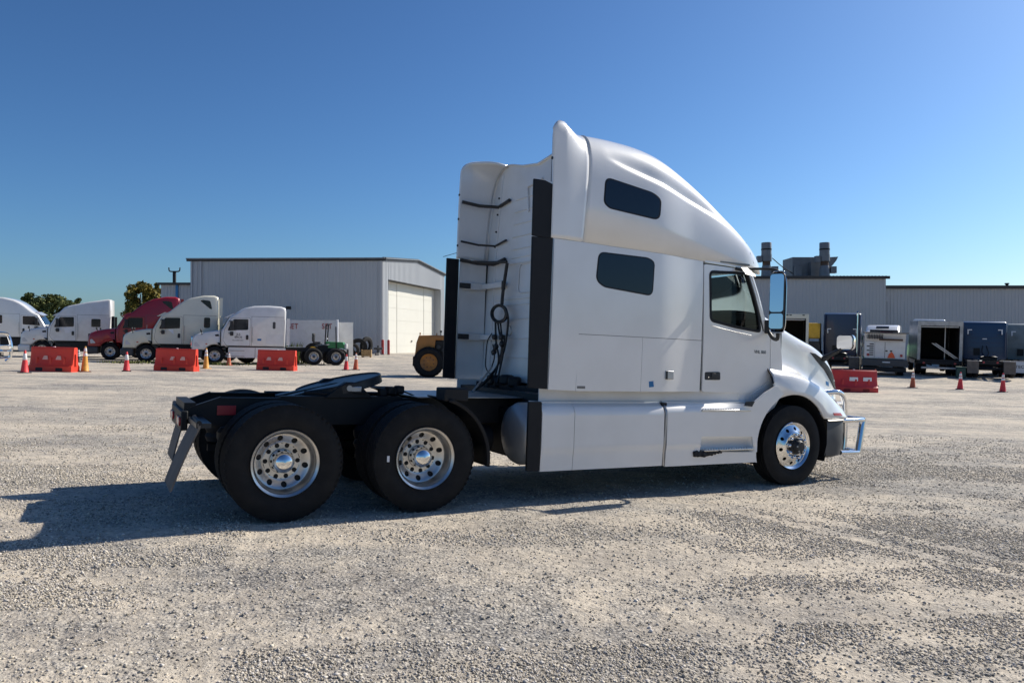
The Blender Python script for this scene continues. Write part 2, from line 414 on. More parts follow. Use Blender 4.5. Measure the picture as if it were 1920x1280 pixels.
def build_ground():
    def axis(lo, hi, fine, n0, n1, ext):
        a = np.arange(lo, hi+1e-6, fine)
        g = np.geomspace(fine, ext, n0); l = lo-np.cumsum(g*0+0)-np.geomspace(fine*2, ext, n0)
        r = hi+np.geomspace(fine*2, ext, n1)
        return np.concatenate([l[::-1], a, r])
    xs = axis(-9, 9, .07, 60, 60, 900); ys = axis(1.2, 15, .07, 14, 90, 1200)
    X, Y = np.meshgrid(xs, ys)
    fz = 1.0
    Z = G(X, Y)+relief(X, Y)
    n, m = X.shape
    V = np.stack([X.ravel(), Y.ravel(), Z.ravel()], 1)
    i = np.arange(n-1)[:, None]*m+np.arange(m-1)[None, :]
    F = np.stack([i, i+1, i+1+m, i+m], -1).reshape(-1, 4)
    me = bpy.data.meshes.new('ground'); me.vertices.add(len(V)); me.vertices.foreach_set('co', V.ravel())
    me.loops.add(F.size); me.loops.foreach_set('vertex_index', F.ravel())
    me.polygons.add(len(F)); me.polygons.foreach_set('loop_start', np.arange(0, F.size, 4)); me.update(); me.validate()
    o = obj('ground', me, GRAVEL, None, 0); me.polygons.foreach_set('use_smooth', [True]*len(F))
    tag(o, 'pale crushed limestone gravel yard', kind='structure'); return o
build_ground()

def cover(x, y):                     # where loose stone lies thicker
    return fbm(x*.33+5, y*.6+9, 4)*.75+fbm(x*1.7, y*2.2, 3)*.35-.16*track(x, y)[0]
def build_stones(N=250000):
    # depth distribution: dense near the camera, thinner away from it
    d = 2.6+14.5*RNG.random(N*4)**1.35
    u = (RNG.random(N*4)*2-1)*1.1
    x = u*d; y = d
    c = cover(x, y)+.085*sst((x-.5)/3.)-.02; keep = RNG.random(len(d)) < np.clip((c-.465)*5.0, .08, 1)*np.clip((17.5-d)/9., 0, 1)*np.clip((1.1-np.abs(u))/.32, 0, 1)
    x, y = x[keep][:N], y[keep][:N]; n = len(x); c = c[keep][:N]
    size = (.0034+.0056*RNG.random(n)**1.8+.007*(RNG.random(n)**14))*(1+.035*y)
    base = np.array([(1,0,0),(-1,0,0),(0,1,0),(0,-1,0),(0,0,1),(0,0,-1)], float)
    tri = np.array([(0,2,4),(2,1,4),(1,3,4),(3,0,4),(2,0,5),(1,2,5),(3,1,5),(0,3,5)])
    P = base[None]*(0.65+.7*RNG.random((n, 6, 1)))+(RNG.random((n, 6, 3))-.5)*.55
    ang = RNG.random(n)*2*PI; ca, sa = np.cos(ang), np.sin(ang)
    R = np.zeros((n, 3, 3)); R[:, 0, 0] = ca; R[:, 0, 1] = -sa; R[:, 1, 0] = sa; R[:, 1, 1] = ca; R[:, 2, 2] = .72
    P = np.einsum('nij,nkj->nki', R, P)*size[:, None, None]
    P += np.stack([x, y, G(x, y)+relief(x, y)+size*.25], 1)[:, None, :]
    V = P.reshape(-1, 3); F = (tri[None]+(np.arange(n)*6)[:, None, None]).reshape(-1, 3)
    me = bpy.data.meshes.new('loose_gravel'); me.vertices.add(len(V)); me.vertices.foreach_set('co', V.ravel())
    me.loops.add(F.size); me.loops.foreach_set('vertex_index', F.ravel().astype(np.int32))
    me.polygons.add(len(F)); me.polygons.foreach_set('loop_start', np.arange(0, F.size, 3)); me.update()
    tone = .22+.46*RNG.random(n)**1.1; warm = RNG.random(n)
    colr = np.stack([tone*(1.03+.06*warm), tone*(.965), tone*(.90-.15*warm), np.ones(n)], 1)
    att = me.color_attributes.new('tint', 'FLOAT_COLOR', 'POINT'); att.data.foreach_set('color', np.repeat(colr, 6, 0).ravel())
    o = obj('loose_gravel', me, STONE, None, 0)
    tag(o, 'loose grey and tan crushed stone lying on the yard', 'gravel', kind='stuff')
build_stones()

# ================================================================== the white sleeper tractor
Pr = Vector((-2.01, 6.75, Gz(-2.01, 6.75))); Pf = Vector((3.60, 9.77, Gz(3.60, 9.77)))
TF = (Pf-Pr).normalized(); TL = Vector((-TF.y, TF.x, 0)).normalized()
a_, b_ = Pr+TL*2.4, Pf+TL*2.4
TL.z = ((Gz(a_.x, a_.y)-Pr.z)+(Gz(b_.x, b_.y)-Pf.z))/4.8
TL = (TL-TF*TL.dot(TF)).normalized(); TU = TF.cross(TL); TO = Pr+TL*1.22
TM = Matrix(((TF.x, TL.x, TU.x, TO.x), (TF.y, TL.y, TU.y, TO.y), (TF.z, TL.z, TU.z, TO.z), (0, 0, 0, 1)))
TMI = TM.inverted(); CL = TMI @ CAM
def lray(px, py): return (TMI.to_3x3() @ ray(px, py)).normalized()
truck = thing('semi_truck', 'big white sleeper tractor with bare fifth wheel parked on the gravel', 'semi truck')
truck.matrix_world = TM
def HW(x, z):                      # half width of cab and sleeper sides
    w = 1.22-.085*float(sst((x-4.05)/.75))-.075*max(0., (x-4.75)/1.25)
    return w-.012*((z-1.9)/.8)**2
def plane(px, py, y):
    d = lray(px, py); t = (y-CL.y)/d.y; p = CL+d*t; return (p.x, p.z)
def PS(px, py, surf=HW, off=0.):   # pixel -> (x, z) on the right hand side surface
    y = -1.2
    for k in range(12):
        x, z = plane(px, py, y); y = -(surf(x, z)+off)
    return (x, z)
def PP(pts, surf=HW): return [PS(a, b, surf) for a, b in pts]
def panel(name, poly, m, parent=truck, holes=(), surf=HW, off=0., thick=.025, res=.09, sides=(-1, 1)):
    V, F, bnd = cdt(poly, list(holes), res); out = []
    for s in sides:
        pos = lambda x, z: (x, s*(surf(x, z)+off), z)
        e = .004
        nrm = lambda x, z: (-(surf(x+e, z)-surf(x-e, z))/(2*e), s, -(surf(x, z+e)-surf(x, z-e))/(2*e))
        out.append(sheet(name, V, F, bnd, pos, nrm, thick, m, parent))
    return out
def shrink(poly, d):
    """pull a polygon in by d (for the gaps between panels)"""
    n = len(poly); A = sum(poly[i][0]*poly[(i+1) % n][1]-poly[(i+1) % n][0]*poly[i][1] for i in range(n))
    s = 1 if A > 0 else -1; out = []
    for i in range(n):
        p = Vector(poly[i]); a = Vector(poly[i-1]); b = Vector(poly[(i+1) % n])
        e1 = (p-a).normalized(); e2 = (b-p).normalized(); n1 = Vector((-e1.y, e1.x))*s; n2 = Vector((-e2.y, e2.x))*s
        bis = n1+n2
        if bis.length < 1e-3: bis = n1
        bis.normalize(); k = max(.4, bis.dot(n1)); q = p+bis*(d/k); out.append((q.x, q.y))
    return out
GAP = .0032
ZB = 1.172
def seam(x): return 2.775-.024*max(0, (x-3.0))        # line between lower body and roof

# ---- lower body side panels (x, z outlines on the side surface)
xs3 = 3.03; xd = PS(1317, 600)[0]
low = lambda a, b, z0, z1: [(a, z0), (b, z0), (b, z1 if not callable(z1) else z1(b)), (a, z1 if not callable(z1) else z1(a))]
panel('side_fairing', shrink([(2.67, ZB+.012), (3.015, ZB), (3.047, seam(3.04)), (2.685, seam(2.7))], GAP), WHITE, thick=.03)
ZM = 1.782; xv = PS(1204, 660)[0]
panel('sleeper_side', shrink(low(3.02, xd, ZM, seam), GAP), WHITE)
panel('storage_door', shrink(low(3.015, xv, ZB, ZM), GAP*.6), WHITE)
panel('sleeper_lower_side', shrink(low(xv, xd, ZB, ZM), GAP*.6), WHITE)
# ---- door with its window opening
door = PP([(1320, 494), (1362, 500), (1404, 507), (1420, 552), (1437, 603), (1444, 626), (1443, 690), (1440, 713), (1408, 737), (1316, 735)])
win = round_poly(PP([(1330, 507), (1402, 511), (1413, 545), (1424, 590), (1427, 624), (1380, 615), (1331, 602)]), .07)
DOORS = panel('door', shrink(round_poly(door, .03, 2), GAP), WHITE, holes=[win], res=.07)
for s, d in zip((-1, 1), DOORS):
    V, F, bnd = cdt(win, [], .12)
    g = sheet('window_pane', V, F, bnd, lambda x, z: (x, s*(HW(x, z)-.018), z), lambda x, z: (0, s, 0), .004, GLASS, d)
    big = shrink(win, -.004); small = shrink(win, .030)
    V, F, bnd = cdt(big, [small], .06)
    sheet('window_seal', V, F, bnd, lambda x, z: (x, s*(HW(x, z)+.004), z), lambda x, z: (0, s, 0), .02, RUBBER, d)
# thin bright bead under the window
bead = [PS(a, b) for a, b in [(1333, 608), (1340, 612), (1375, 621), (1411, 629)]]
for s, d in zip((-1, 1), DOORS):
    MB().tube([(x, s*(HW(x, z)+.003), z) for x, z in catmull(bead, 14)], .004, 6).build('window_bead', WHITE, d)
# ---- cab corner between door and hood
corner = PP([(1445, 627), (1463, 624), (1465, 660), (1467, 692), (1470, 728), (1462, 745), (1446, 775), (1411, 775), (1411, 738.5), (1442, 714), (1445, 690)])
panel('cab_corner', corner, WHITE)
panel('cab_corner_backing', PP([(1385, 640), (1460, 640), (1466, 692), (1470, 728), (1446, 775), (1385, 775)]), WHITE, off=-.010, thick=.004)
# ---- cab header above the door
header = PP([(1322, 487), (1400, 500.5), (1421, 506), (1404, 505.5), (1362, 498), (1322, 492)])
panel('door_header', shrink(header, .002), WHITE)
# dark inner shell behind the gaps
for s in (-1, 1):
    rows = []
    for x in np.linspace(3.0, 4.78, 14):
        rows.append([(x, s*(HW(x, z)-.03), z) for z in (1.19, 1.6, 2.0, 2.4, 2.74)])
    MB().loft(rows).build('inner_shell', DARKIN, truck)
    MB().bb((5.42, s*1.015, 1.19), (5.9, s*1.03, 1.95)).build('inner_shell', DARKIN, truck)

# ---- roof cap: lofted sections
RX = [3.05, 3.3, 3.6, 3.95, 4.3, 4.65, 5.0, 5.33, 5.605, 5.825, 5.99, 6.09, 6.145]
RZ = [4.02, 4.03, 4.03, 4.01, 3.945, 3.825, 3.65, 3.455, 3.275, 3.105, 2.95, 2.835, 2.75]
RW = [None]*7+[None, None, 1.035, .985, .93, .84]
def roof_section(x, zt, w, n, K=64):
    zs = seam(x); out = []
    for k in range(-K, K+1):
        t = PI/2*(1-abs(k)/K); c, s_ = math.cos(t), math.sin(t)      # t=pi/2 crown centre
        y = w*c**(2/n); z = zs+(zt-zs)*s_**(2/n)
        y *= 1-.045*((z-zs)/1.25)**2
        z += .05*(1-(y/w)**2)*(zt-zs)
        z -= .20*(1-float(sst((x-3.1)/.7)))*max(0., 1-(y/.98)**2)**2
        zr = interp([3.2, 3.7, 4.2, 4.6, 5.0, 5.4], [3.74, 3.62, 3.51, 3.40, 3.285, 3.15], x); tt = (z-zr)/.06      # shoulder ridge
        if tt > 0 and y > .45: y -= interp([3.3, 3.9, 4.4, 4.9, 5.45], [0, .035, .05, .045, 0], x)*min(1., tt*math.exp(1-tt) if tt > 1 else tt*tt*(3-2*tt))
        out.append((x+.095*max(0., (z-2.78)/1.15)*max(0., 1-(x-3.05)/.55), y if k < 0 else -y, z))
    return out
rings = []
RI = catmull([(x, z) for x, z in zip(RX, RZ)], 60)
def interp(xs_, ys_, x): return float(np.interp(x, xs_, ys_))
for x, z in RI:
    w = HW(x, 2.74)
    if x > 5.5: w *= 1-.30*((x-5.5)/.65)**2.4
    n = interp([3.1, 4, 5, 5.7, 6.15], [7.0, 5.8, 4.4, 3.1, 2.5], x)
    rings.append(roof_section(x, z, w, n))
roof = MB().loft(rings).build('roof_cap', WHITE, truck, smooth=60)
so = roof.modifiers.new('thick', 'SOLIDIFY'); so.thickness = .02; so.offset = -1
# roof underside lip over windscreen
# ---- rear roof ears (side fairings behind the roof)
def resample(pts, n):
    P = np.array(pts); d = np.concatenate([[0], np.cumsum(np.linalg.norm(np.diff(P, axis=0), axis=1))]); q = np.linspace(0, d[-1], n)
    return np.stack([np.interp(q, d, P[:, k]) for k in range(P.shape[1])], 1)
def ear(s):
    rows = []
    ref = [(abs(y), z) for x, y, z in rings[0] if y > .80]; ref = resample(sorted(ref, key=lambda p: -p[0]+p[1]), 30)
    for x in np.concatenate([np.linspace(2.645, 2.80, 10), np.linspace(2.84, 3.046, 8)]):
        q = min(1, (x-2.64)/.15); zt = 3.90+.165*math.sqrt(max(0, 1-(1-q)**2)); f = (x-2.645)/.401
        ymin = 1.165-.37*float(sst((f-.05)/.95)); zs = seam(x)+.004; rv = .17; ro = 1.19-ymin
        row = [(1.219-.03*((z-zs)/1.1)**2, z) for z in np.linspace(zs, zt-rv, 10)]
        row += [(ymin+ro*math.cos(t), zt-rv+rv*math.sin(t)) for t in np.linspace(.12, PI/2, 14)]
        k = float(sst((x-2.78)/.266)); row = resample(row, 30)*(1-k)+ref*k
        rows.append([(x+.095*max(0., (z-2.78)/1.15)*f**1.2, s*y, z) for y, z in row])
    o = MB().loft(rows).build('roof_side_fairing', WHITE, truck, smooth=60)
    m_ = o.modifiers.new('thick', 'SOLIDIFY'); m_.thickness = .03; m_.offset = -1
    return o
EARS = [ear(-1), ear(1)]
# bolts on the ear trailing edge
for s in (-1, 1):
    for z in (3.62, 3.30, 2.95):
        MB().cyl((2.648, s*1.185, z), (2.636, s*1.185, z), .016, n=10).build('bolt', BLACKP, EARS[0 if s < 0 else 1])
# ---- back wall of the sleeper
def bwx(z): return 3.055+.02*(z-1.2)+.016*max(0, z-2.2)**2*1.1
rows = []
for z in list(np.linspace(1.20, 3.6, 30))+list(np.linspace(3.66, 4.043, 16)):
    zs_ = 2.77; q = max(0., (z-zs_)/(4.05-zs_)); yw = 1.175*max(.02, 1-q**7)**(1/7)
    dipf = lambda yy: .148*max(0., 1-(yy/.98)**2)**2*float(sst((z-3.3)/.76))
    rows.append([(bwx(z)+.02*(y/1.2)**8, y*yw, z-dipf(y*yw)) for y in np.linspace(-1, 1, 31)])
bw = MB().loft(rows).build('back_wall', WHITE2, truck, smooth=60)
def rib(y0, y1, z, h=.012, d=.012):
    MB().bb((bwx(z)-d, y0, z-h), (bwx(z)+.01, y1, z+h)).build('wall_rib', WHITE2, bw, bevel=.005)
for z in (1.50, 1.74, 1.98, 2.16, 2.24, 2.68, 2.76, 2.86, 3.02, 3.18, 3.34, 3.5): rib(-1.0, .86 if z < 2.6 else .5, z, .007 if z not in (2.24, 2.76) else .014)
MB().tube([(bwx(z)-.012, y, z) for y, z in rrect(-.95, 2.30, .25, 2.66, .07)], .007, 6, True).build('wall_rib', WHITE2, bw)
MB().tube([(bwx(z)-.012, y, z) for y, z in [(.12, 3.3), (.20, 3.62), (-.15, 3.66)]], .014, 6).build('wall_rib', WHITE2, bw)
MB().tube([(bwx(z)-.004, .93, z) for z in np.linspace(1.3, 3.9, 12)], .012, 6).build('wall_seam', WHITE2, bw)
for z in (2.95, 3.15, 3.38, 3.6): MB().cyl((bwx(z)-.02, .97, z), (bwx(z), .97, z), .013, n=8).build('bolt', BLACKP, bw)
# inner faces of the side fairings: brackets and straps seen from behind
for z in (1.75, 2.42):
    MB().bb((2.70, 1.12, z-.045), (3.06, 1.17, z+.045)).build('fairing_bracket', WHITE2, truck, bevel=.008)
    MB().bb((2.98, .55, z-.035), (3.05, 1.12, z+.035)).build('fairing_bracket', WHITE2, truck, bevel=.008)
    MB().bb((2.66, 1.10, z-.035), (2.82, 1.118, z+.035)).build('bracket_plate', BLACKP, truck, bevel=.006)
for z, r0 in ((3.50, .022), (2.98, .014), (2.735, .024)):
    MB().tube([(2.66, 1.12, z+.02), (2.9, 1.09, z-.01), (bwx(z)-.015, .96, z-.02), (bwx(z)-.03, .62, z+.02)], r0, 6).build('strut_bar', BLACKP, truck)
# inner skin of the left and right fairings
for s in (-1, 1):
    rows = [[(x, s*(1.192 if x < 2.9 else 1.192-.25*(x-2.9)), z) for z in (1.19, 1.7, 2.2, 2.77)] for x in (2.69, 2.8, 2.9, 3.06)]
    MB().loft(rows).build('fairing_lining', WHITE2, truck, smooth=60)
# ---- rubber gap closers behind the sleeper
def closer(s, z0, z1, x0, x1, xt0, xt1, top=0):
    poly = [(x0, z0), (x1, z0-.015), (xt1, z1-top), ((xt0+xt1)/2, z1), (xt0, z1+.0)]
    MB().prism_y(poly, s*1.205, s*1.175).build('gap_closer', RUBBER, truck, bevel=.006)
closer(-1, 1.205, 2.772, 2.435, 2.665, 2.425, 2.675); closer(-1, 2.780, 3.37, 2.425, 2.675, 2.42, 2.69, .04)
closer(1, 1.205, 2.772, 2.50, 2.668, 2.495, 2.672)
# ---- sleeper windows and small fittings on the side
def side_patch(name, pxpoly, m, surf=HW, off=.004, thick=.004, rnd=0, res=.08, sides=(-1,), parent=truck):
    poly = PP(pxpoly, surf)
    if rnd: poly = round_poly(poly, rnd, 6)
    return panel(name, poly, m, parent, surf=surf, off=off, thick=thick, res=res, sides=sides)
lw = [(1124, 474), (1215, 485), (1226, 492), (1222, 553), (1132, 536), (1119, 524)]
for o in side_patch('sleeper_window', lw, DGLASS, rnd=.07, sides=(-1, 1), res=.12): pass
wl_ = round_poly(PP(lw), .07, 6)
panel('window_seal', shrink(wl_, -.014), RUBBER, surf=HW, off=.002, thick=.004, res=.1)
# upper sleeper window lies on the roof cap
bpy.context.view_layer.update()
def bvh_of(o):
    me = o.data; return BVHTree.FromPolygons([v.co.copy() for v in me.vertices], [tuple(p.vertices) for p in me.polygons])
ROOFB = bvh_of(roof)
def hit(bvh, px, py):
    d = lray(px, py); r = bvh.ray_cast(CL, d)
    if r[0] is None: return None
    n = r[1]; n = n if n.dot(d) < 0 else -n
    return r[0], n
def proj_patch(name, pxpoly, bvh, m, parent, off=.004, thick=.004, rnd=0, res=8, mirror=True):
    """patch that lies on a curved surface; outline given as pixels of rays that meet that surface"""
    poly = round_poly(pxpoly, rnd, 6) if rnd else pxpoly
    V, F, bnd = cdt(poly, [], res); H = [hit(bvh, *p) for p in V]
    if any(h is None for h in H):
        good = [h for h in H if h]; print('patch misses', name, len(H)-len(good), 'of', len(H))
        if not good: return []
        gi = [i for i, h in enumerate(H) if h]
        H = [h or H[min(gi, key=lambda j: (V[j][0]-V[i][0])**2+(V[j][1]-V[i][1])**2)] for i, h in enumerate(H)]
    idx = {p: i for i, p in enumerate(V)}; out = []
    for s in ((1, -1) if mirror else (1,)):
        pos = lambda a, b: (H[idx[(a, b)]][0]+H[idx[(a, b)]][1]*off)*Vector((1, s, 1)) if False else Vector((H[idx[(a, b)]][0].x+H[idx[(a, b)]][1].x*off, s*(H[idx[(a, b)]][0].y+H[idx[(a, b)]][1].y*off), H[idx[(a, b)]][0].z+H[idx[(a, b)]][1].z*off))
        nrm = lambda a, b: Vector((H[idx[(a, b)]][1].x, s*H[idx[(a, b)]][1].y, H[idx[(a, b)]][1].z))
        out.append(sheet(name, V, F, bnd, pos, nrm, thick, m, parent))
    return out
proj_patch('window_seal', [(1135, 331), (1225, 361), (1240.5, 374), (1237.5, 414), (1142, 391), (1131.5, 380)], ROOFB, RUBBER, truck, off=.002, rnd=14)
proj_patch('sleeper_window', [(1137, 334), (1224, 363), (1238, 375), (1235, 411), (1143, 389), (1134, 379)], ROOFB, DGLASS, truck, rnd=13)
# roof seams: cap joint near the front and the joint with the ears
for x in (3.045,):
    pass
sm = [hit(ROOFB, a, b) for a, b in [(1386, 437), (1398, 455), (1407, 475), (1413, 494)]]
sm = [h for h in sm if h]
if len(sm) > 2: MB().tube([h[0]+h[1]*.0005 for h in sm], .0022, 5).build('roof_seam', FRAME, roof)
# ---- handles, badge, stickers
MB().prism_y(round_poly(PP([(1321, 697), (1349, 697), (1349, 712), (1321, 712)]), .02), -(HW(5, 1.4)+.006), -HW(5, 1.4)+.02).build('door_handle', BLACKP, DOORS[0], bevel=.004)
hx, hz = PS(1336, 704)
MB().box((hx+.03, -(HW(hx, hz)+.012), hz+.005), (.12, .012, .05)).build('handle_flap', BLACKP, DOORS[0], bevel=.004)
MB().cyl((hx-.07, -(HW(hx, hz)+.002), hz-.02), (hx-.07, -(HW(hx, hz)+.011), hz-.02), .009, n=10).build('key_lock', CHROME, DOORS[0])
hx, hz = PS(1254, 703)
MB().box((hx, -(HW(hx, hz)+.008), hz), (.125, .018, .10)).build('storage_latch', ALU2, truck, bevel=.012, seg=3)
MB().box((hx-.045, -(HW(hx, hz)+.018), hz), (.03, .006, .095)).build('latch_recess', BLACKP, truck, bevel=.002)
def side_text(txt, px, py, w, m, parent, surf=HW, d=.003, wt=None):
    x, z = PS(px, py, surf); me = text_mesh(txt, .1, d)
    xs_ = [v.co.x for v in me.vertices]; k = w/(max(xs_)-min(xs_)); e = .02
    slope = (surf(x+e, z)-surf(x-e, z))/(2*e)
    for v in me.vertices:
        u, h, q = v.co*k; v.co = (x+u, -(surf(x+u, z)+.002+max(0, q)), z+h*1.0)
    return obj('badge' if parent else 'lettering', me, m, parent, 0)
side_text('VNL 860', 1425, 660, .215, GREYTXT, DOORS[0])
side_text('W', 1221, 720, .055, STICK, truck)
side_patch('sticker', [(1216.5, 715), (1225, 714), (1226, 725), (1217, 726)], STICK, off=.0015, thick=.001)
side_patch('emblem', [(1082, 723.5), (1097, 723.5), (1097, 728.5), (1082, 728)], GREYTXT, off=.002, thick=.002)

# ---- hood and fenders: lofted sections, then mirrored
HS = {  # x: [(y, z) from centre line to fender edge]
 6.03: [(0, 2.04), (.45, 2.03), (.80, 1.985), (.93, 1.93), (.985, 1.76), (1.0, 1.60), (1.04, 1.49), (1.11, 1.40), (1.15, 1.30)],
 6.16: [(0, 2.00), (.45, 1.99), (.79, 1.945), (.91, 1.885), (.945, 1.73), (.965, 1.57), (1.03, 1.475), (1.14, 1.39), (1.185, 1.22)],
 6.36: [(0, 1.94), (.45, 1.93), (.77, 1.88), (.885, 1.81), (.905, 1.67), (.93, 1.53), (1.02, 1.455), (1.155, 1.38), (1.205, 1.145)],
 6.58: [(0, 1.875), (.44, 1.865), (.75, 1.81), (.86, 1.735), (.875, 1.60), (.90, 1.47), (1.0, 1.41), (1.15, 1.33), (1.205, 1.105)],
 6.80: [(0, 1.81), (.42, 1.80), (.73, 1.745), (.83, 1.665), (.85, 1.52), (.875, 1.38), (.97, 1.325), (1.13, 1.24), (1.20, .97)],
 6.92: [(0, 1.775), (.41, 1.765), (.71, 1.71), (.81, 1.63), (.83, 1.47), (.86, 1.32), (.96, 1.265), (1.115, 1.18), (1.19, .835)],
 7.08: [(0, 1.73), (.40, 1.72), (.69, 1.665), (.785, 1.58), (.815, 1.40), (.845, 1.24), (.94, 1.18), (1.085, 1.09), (1.17, .835)],
 7.25: [(0, 1.675), (.38, 1.665), (.66, 1.605), (.76, 1.51), (.79, 1.32), (.82, 1.16), (.90, 1.10), (1.03, 1.00), (1.13, .835)],
 7.40: [(0, 1.61), (.36, 1.60), (.63, 1.535), (.73, 1.42), (.765, 1.24), (.79, 1.09), (.86, 1.03), (.96, .94), (1.04, .835)],
 7.52: [(0, 1.52), (.34, 1.51), (.58, 1.44), (.68, 1.31), (.71, 1.16), (.735, 1.04), (.78, .98), (.85, .90), (.90, .835)],
 7.60: [(0, 1.36), (.30, 1.35), (.50, 1.29), (.60, 1.19), (.63, 1.08), (.65, 1.0), (.68, .95), (.72, .89), (.76, .835)],
}
HS = {(6.36+(x-6.36)*1.16 if x > 6.36 else x): v for x, v in HS.items()}
for x in HS:
    k = interp([6.03, 6.3, 6.8, 7.3, 7.55, 7.8], [.20, .20, .155, .135, .085, .03], x)
    HS[x] = [(y, z+k*(1 if i < 3 else .95 if i == 3 else .5 if i == 4 else .15 if i == 5 else 0)) for i, (y, z) in enumerate(HS[x])]
hx_ = sorted(HS); HN = hx_[-1]
secs = [catmull(HS[x], 34) for x in hx_]
rings = []
for xq in np.concatenate([np.linspace(6.03, 6.16, 6)[:-1], np.linspace(6.16, 7.39, 28)[:-1], np.linspace(7.39, HN, 14)]):
    row = []
    for k in range(34):
        P = [(hx_[i], *secs[i][k]) for i in range(len(hx_))]
        i = min(max(np.searchsorted(hx_, xq)-1, 0), len(hx_)-2)
        p0 = P[max(i-1, 0)]; p1 = P[i]; p2 = P[i+1]; p3 = P[min(i+2, len(P)-1)]
        h = p2[0]-p1[0]; u = (xq-p1[0])/h
        vals = []
        for c in (1, 2):
            m1 = (p2[c]-p0[c])/max(1e-6, (p2[0]-p0[0]))*h; m2 = (p3[c]-p1[c])/max(1e-6, (p3[0]-p1[0]))*h
            vals.append((2*u**3-3*u**2+1)*p1[c]+(u**3-2*u*u+u)*m1+(-2*u**3+3*u*u)*p2[c]+(u**3-u*u)*m2)
        if k == 33:      # keep the wheel arch a clean circle
            if 6.05 < xq < 6.91: vals[1] = .5+math.sqrt(max(0, .652**2-(xq-6.36)**2))
            elif xq >= 6.91: vals[1] = .838
        row.append((xq, vals[0], vals[1]))
    rings.append([(x, -y, z) for x, y, z in row[::-1]]+row[1:])
hood = MB().loft(rings).build('hood', WHITE, truck, smooth=60)
m_ = hood.modifiers.new('thick', 'SOLIDIFY'); m_.thickness = .025; m_.offset = -1
HOODB = bvh_of(hood)
# nose: grille, surround
fr = rings[-1]
MB().add([(HN+.005, p[1]*.995, p[2]) for p in fr], [tuple(range(len(fr)))]).build('nose_panel', BLACKP, truck)
for z in np.arange(.92, 1.32, .055): MB().bb((HN+.01, -.52, z-.012), (HN+.03, .52, z+.012)).build('grille_bar', ALU2, truck, bevel=.004)
MB().tube([(HN+.02, -.50, .95), (HN+.02, .50, 1.28)], .02, 8).build('grille_strap', CHROME, truck)
# black head lamp sweep, sticker, side marker
HL = [(1519, 661), (1528, 663), (1541, 673), (1553, 688), (1561, 703), (1565.5, 722), (1564.5, 729), (1556, 712), (1546, 694), (1533, 679)]
for o in proj_patch('headlight', HL, HOODB, mat('headlight black', (.008, .008, .009), .45, spec=.25), truck, off=.009, thick=.012, res=4): pass
proj_patch('fender_sticker', [(1548, 714), (1553.5, 716), (1554, 724), (1549, 721)], HOODB, STICK, truck, off=.002, thick=.001, res=4, mirror=False)
proj_patch('side_marker', [(1562, 774), (1575, 774), (1579, 779), (1564, 779)], HOODB, AMBER, truck, off=.008, thick=.008, res=4)
# hood gap seal
gp = [(6.012, y, z) for y, z in catmull(HS[6.03], 24)]
MB().tube([(x, -y, z-.01) for x, y, z in gp[::-1]]+[(x, y, z-.01) for x, y, z in gp[1:]], .012, 6).build('hood_seal', RUBBER, truck)
# wheel housings
for s in (-1, 1):
    rows = []
    for a in np.linspace(-20, 200, 24):
        r_ = .645; cx = 6.36+r_*math.cos(math.radians(a)); cz = .5+r_*math.sin(math.radians(a))
        rows.append([(cx, s*1.17, cz), (cx, s*.62, cz)])
    MB().loft(rows).build('wheel_housing', RUBBER, truck, smooth=50)
    MB().bb((5.72, s*.60, .45), (7.05, s*.62, 1.5)).build('inner_fender', RUBBER, truck)
# ---- front bumper with rounded ends and chrome grille guard
pl = [(6.98, -1.19), (7.30, -1.15), (7.52, -.98), (7.66, -.65), (7.72, 0)]
pl = catmull(pl, 20); pl = pl+[(x, -y) for x, y in pl[::-1][1:]]
def bump_ring(x, y, q):
    s = 1
    zt, zb = .80, (.335 if q < 8 or q > len(pl)-9 else .30)
    zb = .315+.0*q; ins = .05
    cx, cy = 6.6, 0
    d = Vector((x-cx, y-cy)).normalized()
    return [(x-d.x*.10, y-d.y*.10, zt), (x-d.x*.012, y-d.y*.012, zt), (x, y, zt-.03), (x, y, .50), (x-d.x*.03, y-d.y*.03, zb+.03), (x-d.x*.10, y-d.y*.10, zb)]
MB().loft([bump_ring(x, y, i) for i, (x, y) in enumerate(pl)]).build('bumper', GREYP, truck, smooth=50)
MB().tube([(x+.004, y*1.004, .812) for x, y in pl], .012, 6).build('bumper_trim', ALU2, truck)
gd = MB(); G_Y = 1.0
gt = [(7.55, -1.02, .80), (7.90, -1.02, .80), (7.95, -.98, .80)]
GRD = MB().tube(catmull([(7.45, -1.03, .795), (7.80, -1.03, .80), (7.93, -1.00, .80), (7.96, -.9, .80), (7.97, 0, .80), (7.96, .9, .80), (7.93, 1.0, .80), (7.80, 1.03, .80), (7.45, 1.03, .795)], 60), .032, 12).build('grille_guard', CHROME, truck)
MB().tube(catmull([(7.45, -1.03, .36), (7.72, -1.03, .355), (7.84, -1.01, .355), (7.88, -.9, .355), (7.89, 0, .355), (7.88, .9, .355), (7.84, 1.01, .355), (7.72, 1.03, .355), (7.45, 1.03, .36)], 60), .030, 12).build('guard_tube', CHROME, GRD)
for s in (-1, 1):
    MB().tube([(7.955, s*.985, .80), (7.85, s*1.0, .355)], .045, 12).build('guard_upright', CHROME, GRD)
    MB().tube(catmull([(7.30, s*.80, 1.15), (7.58, s*.86, 1.17), (7.72, s*.84, 1.09), (7.78, s*.82, .95), (7.80, s*.82, .60), (7.78, s*.82, .36)], 26), .036, 12).build('guard_tube', CHROME, GRD)
MB().tube([(7.79, -.82, 1.0), (7.80, .82, 1.0)], .028, 10).build('guard_tube', CHROME, GRD)
MB().tube([(7.62, -.86, 1.16), (7.66, .86, 1.16)], .028, 10).build('guard_tube', CHROME, GRD)

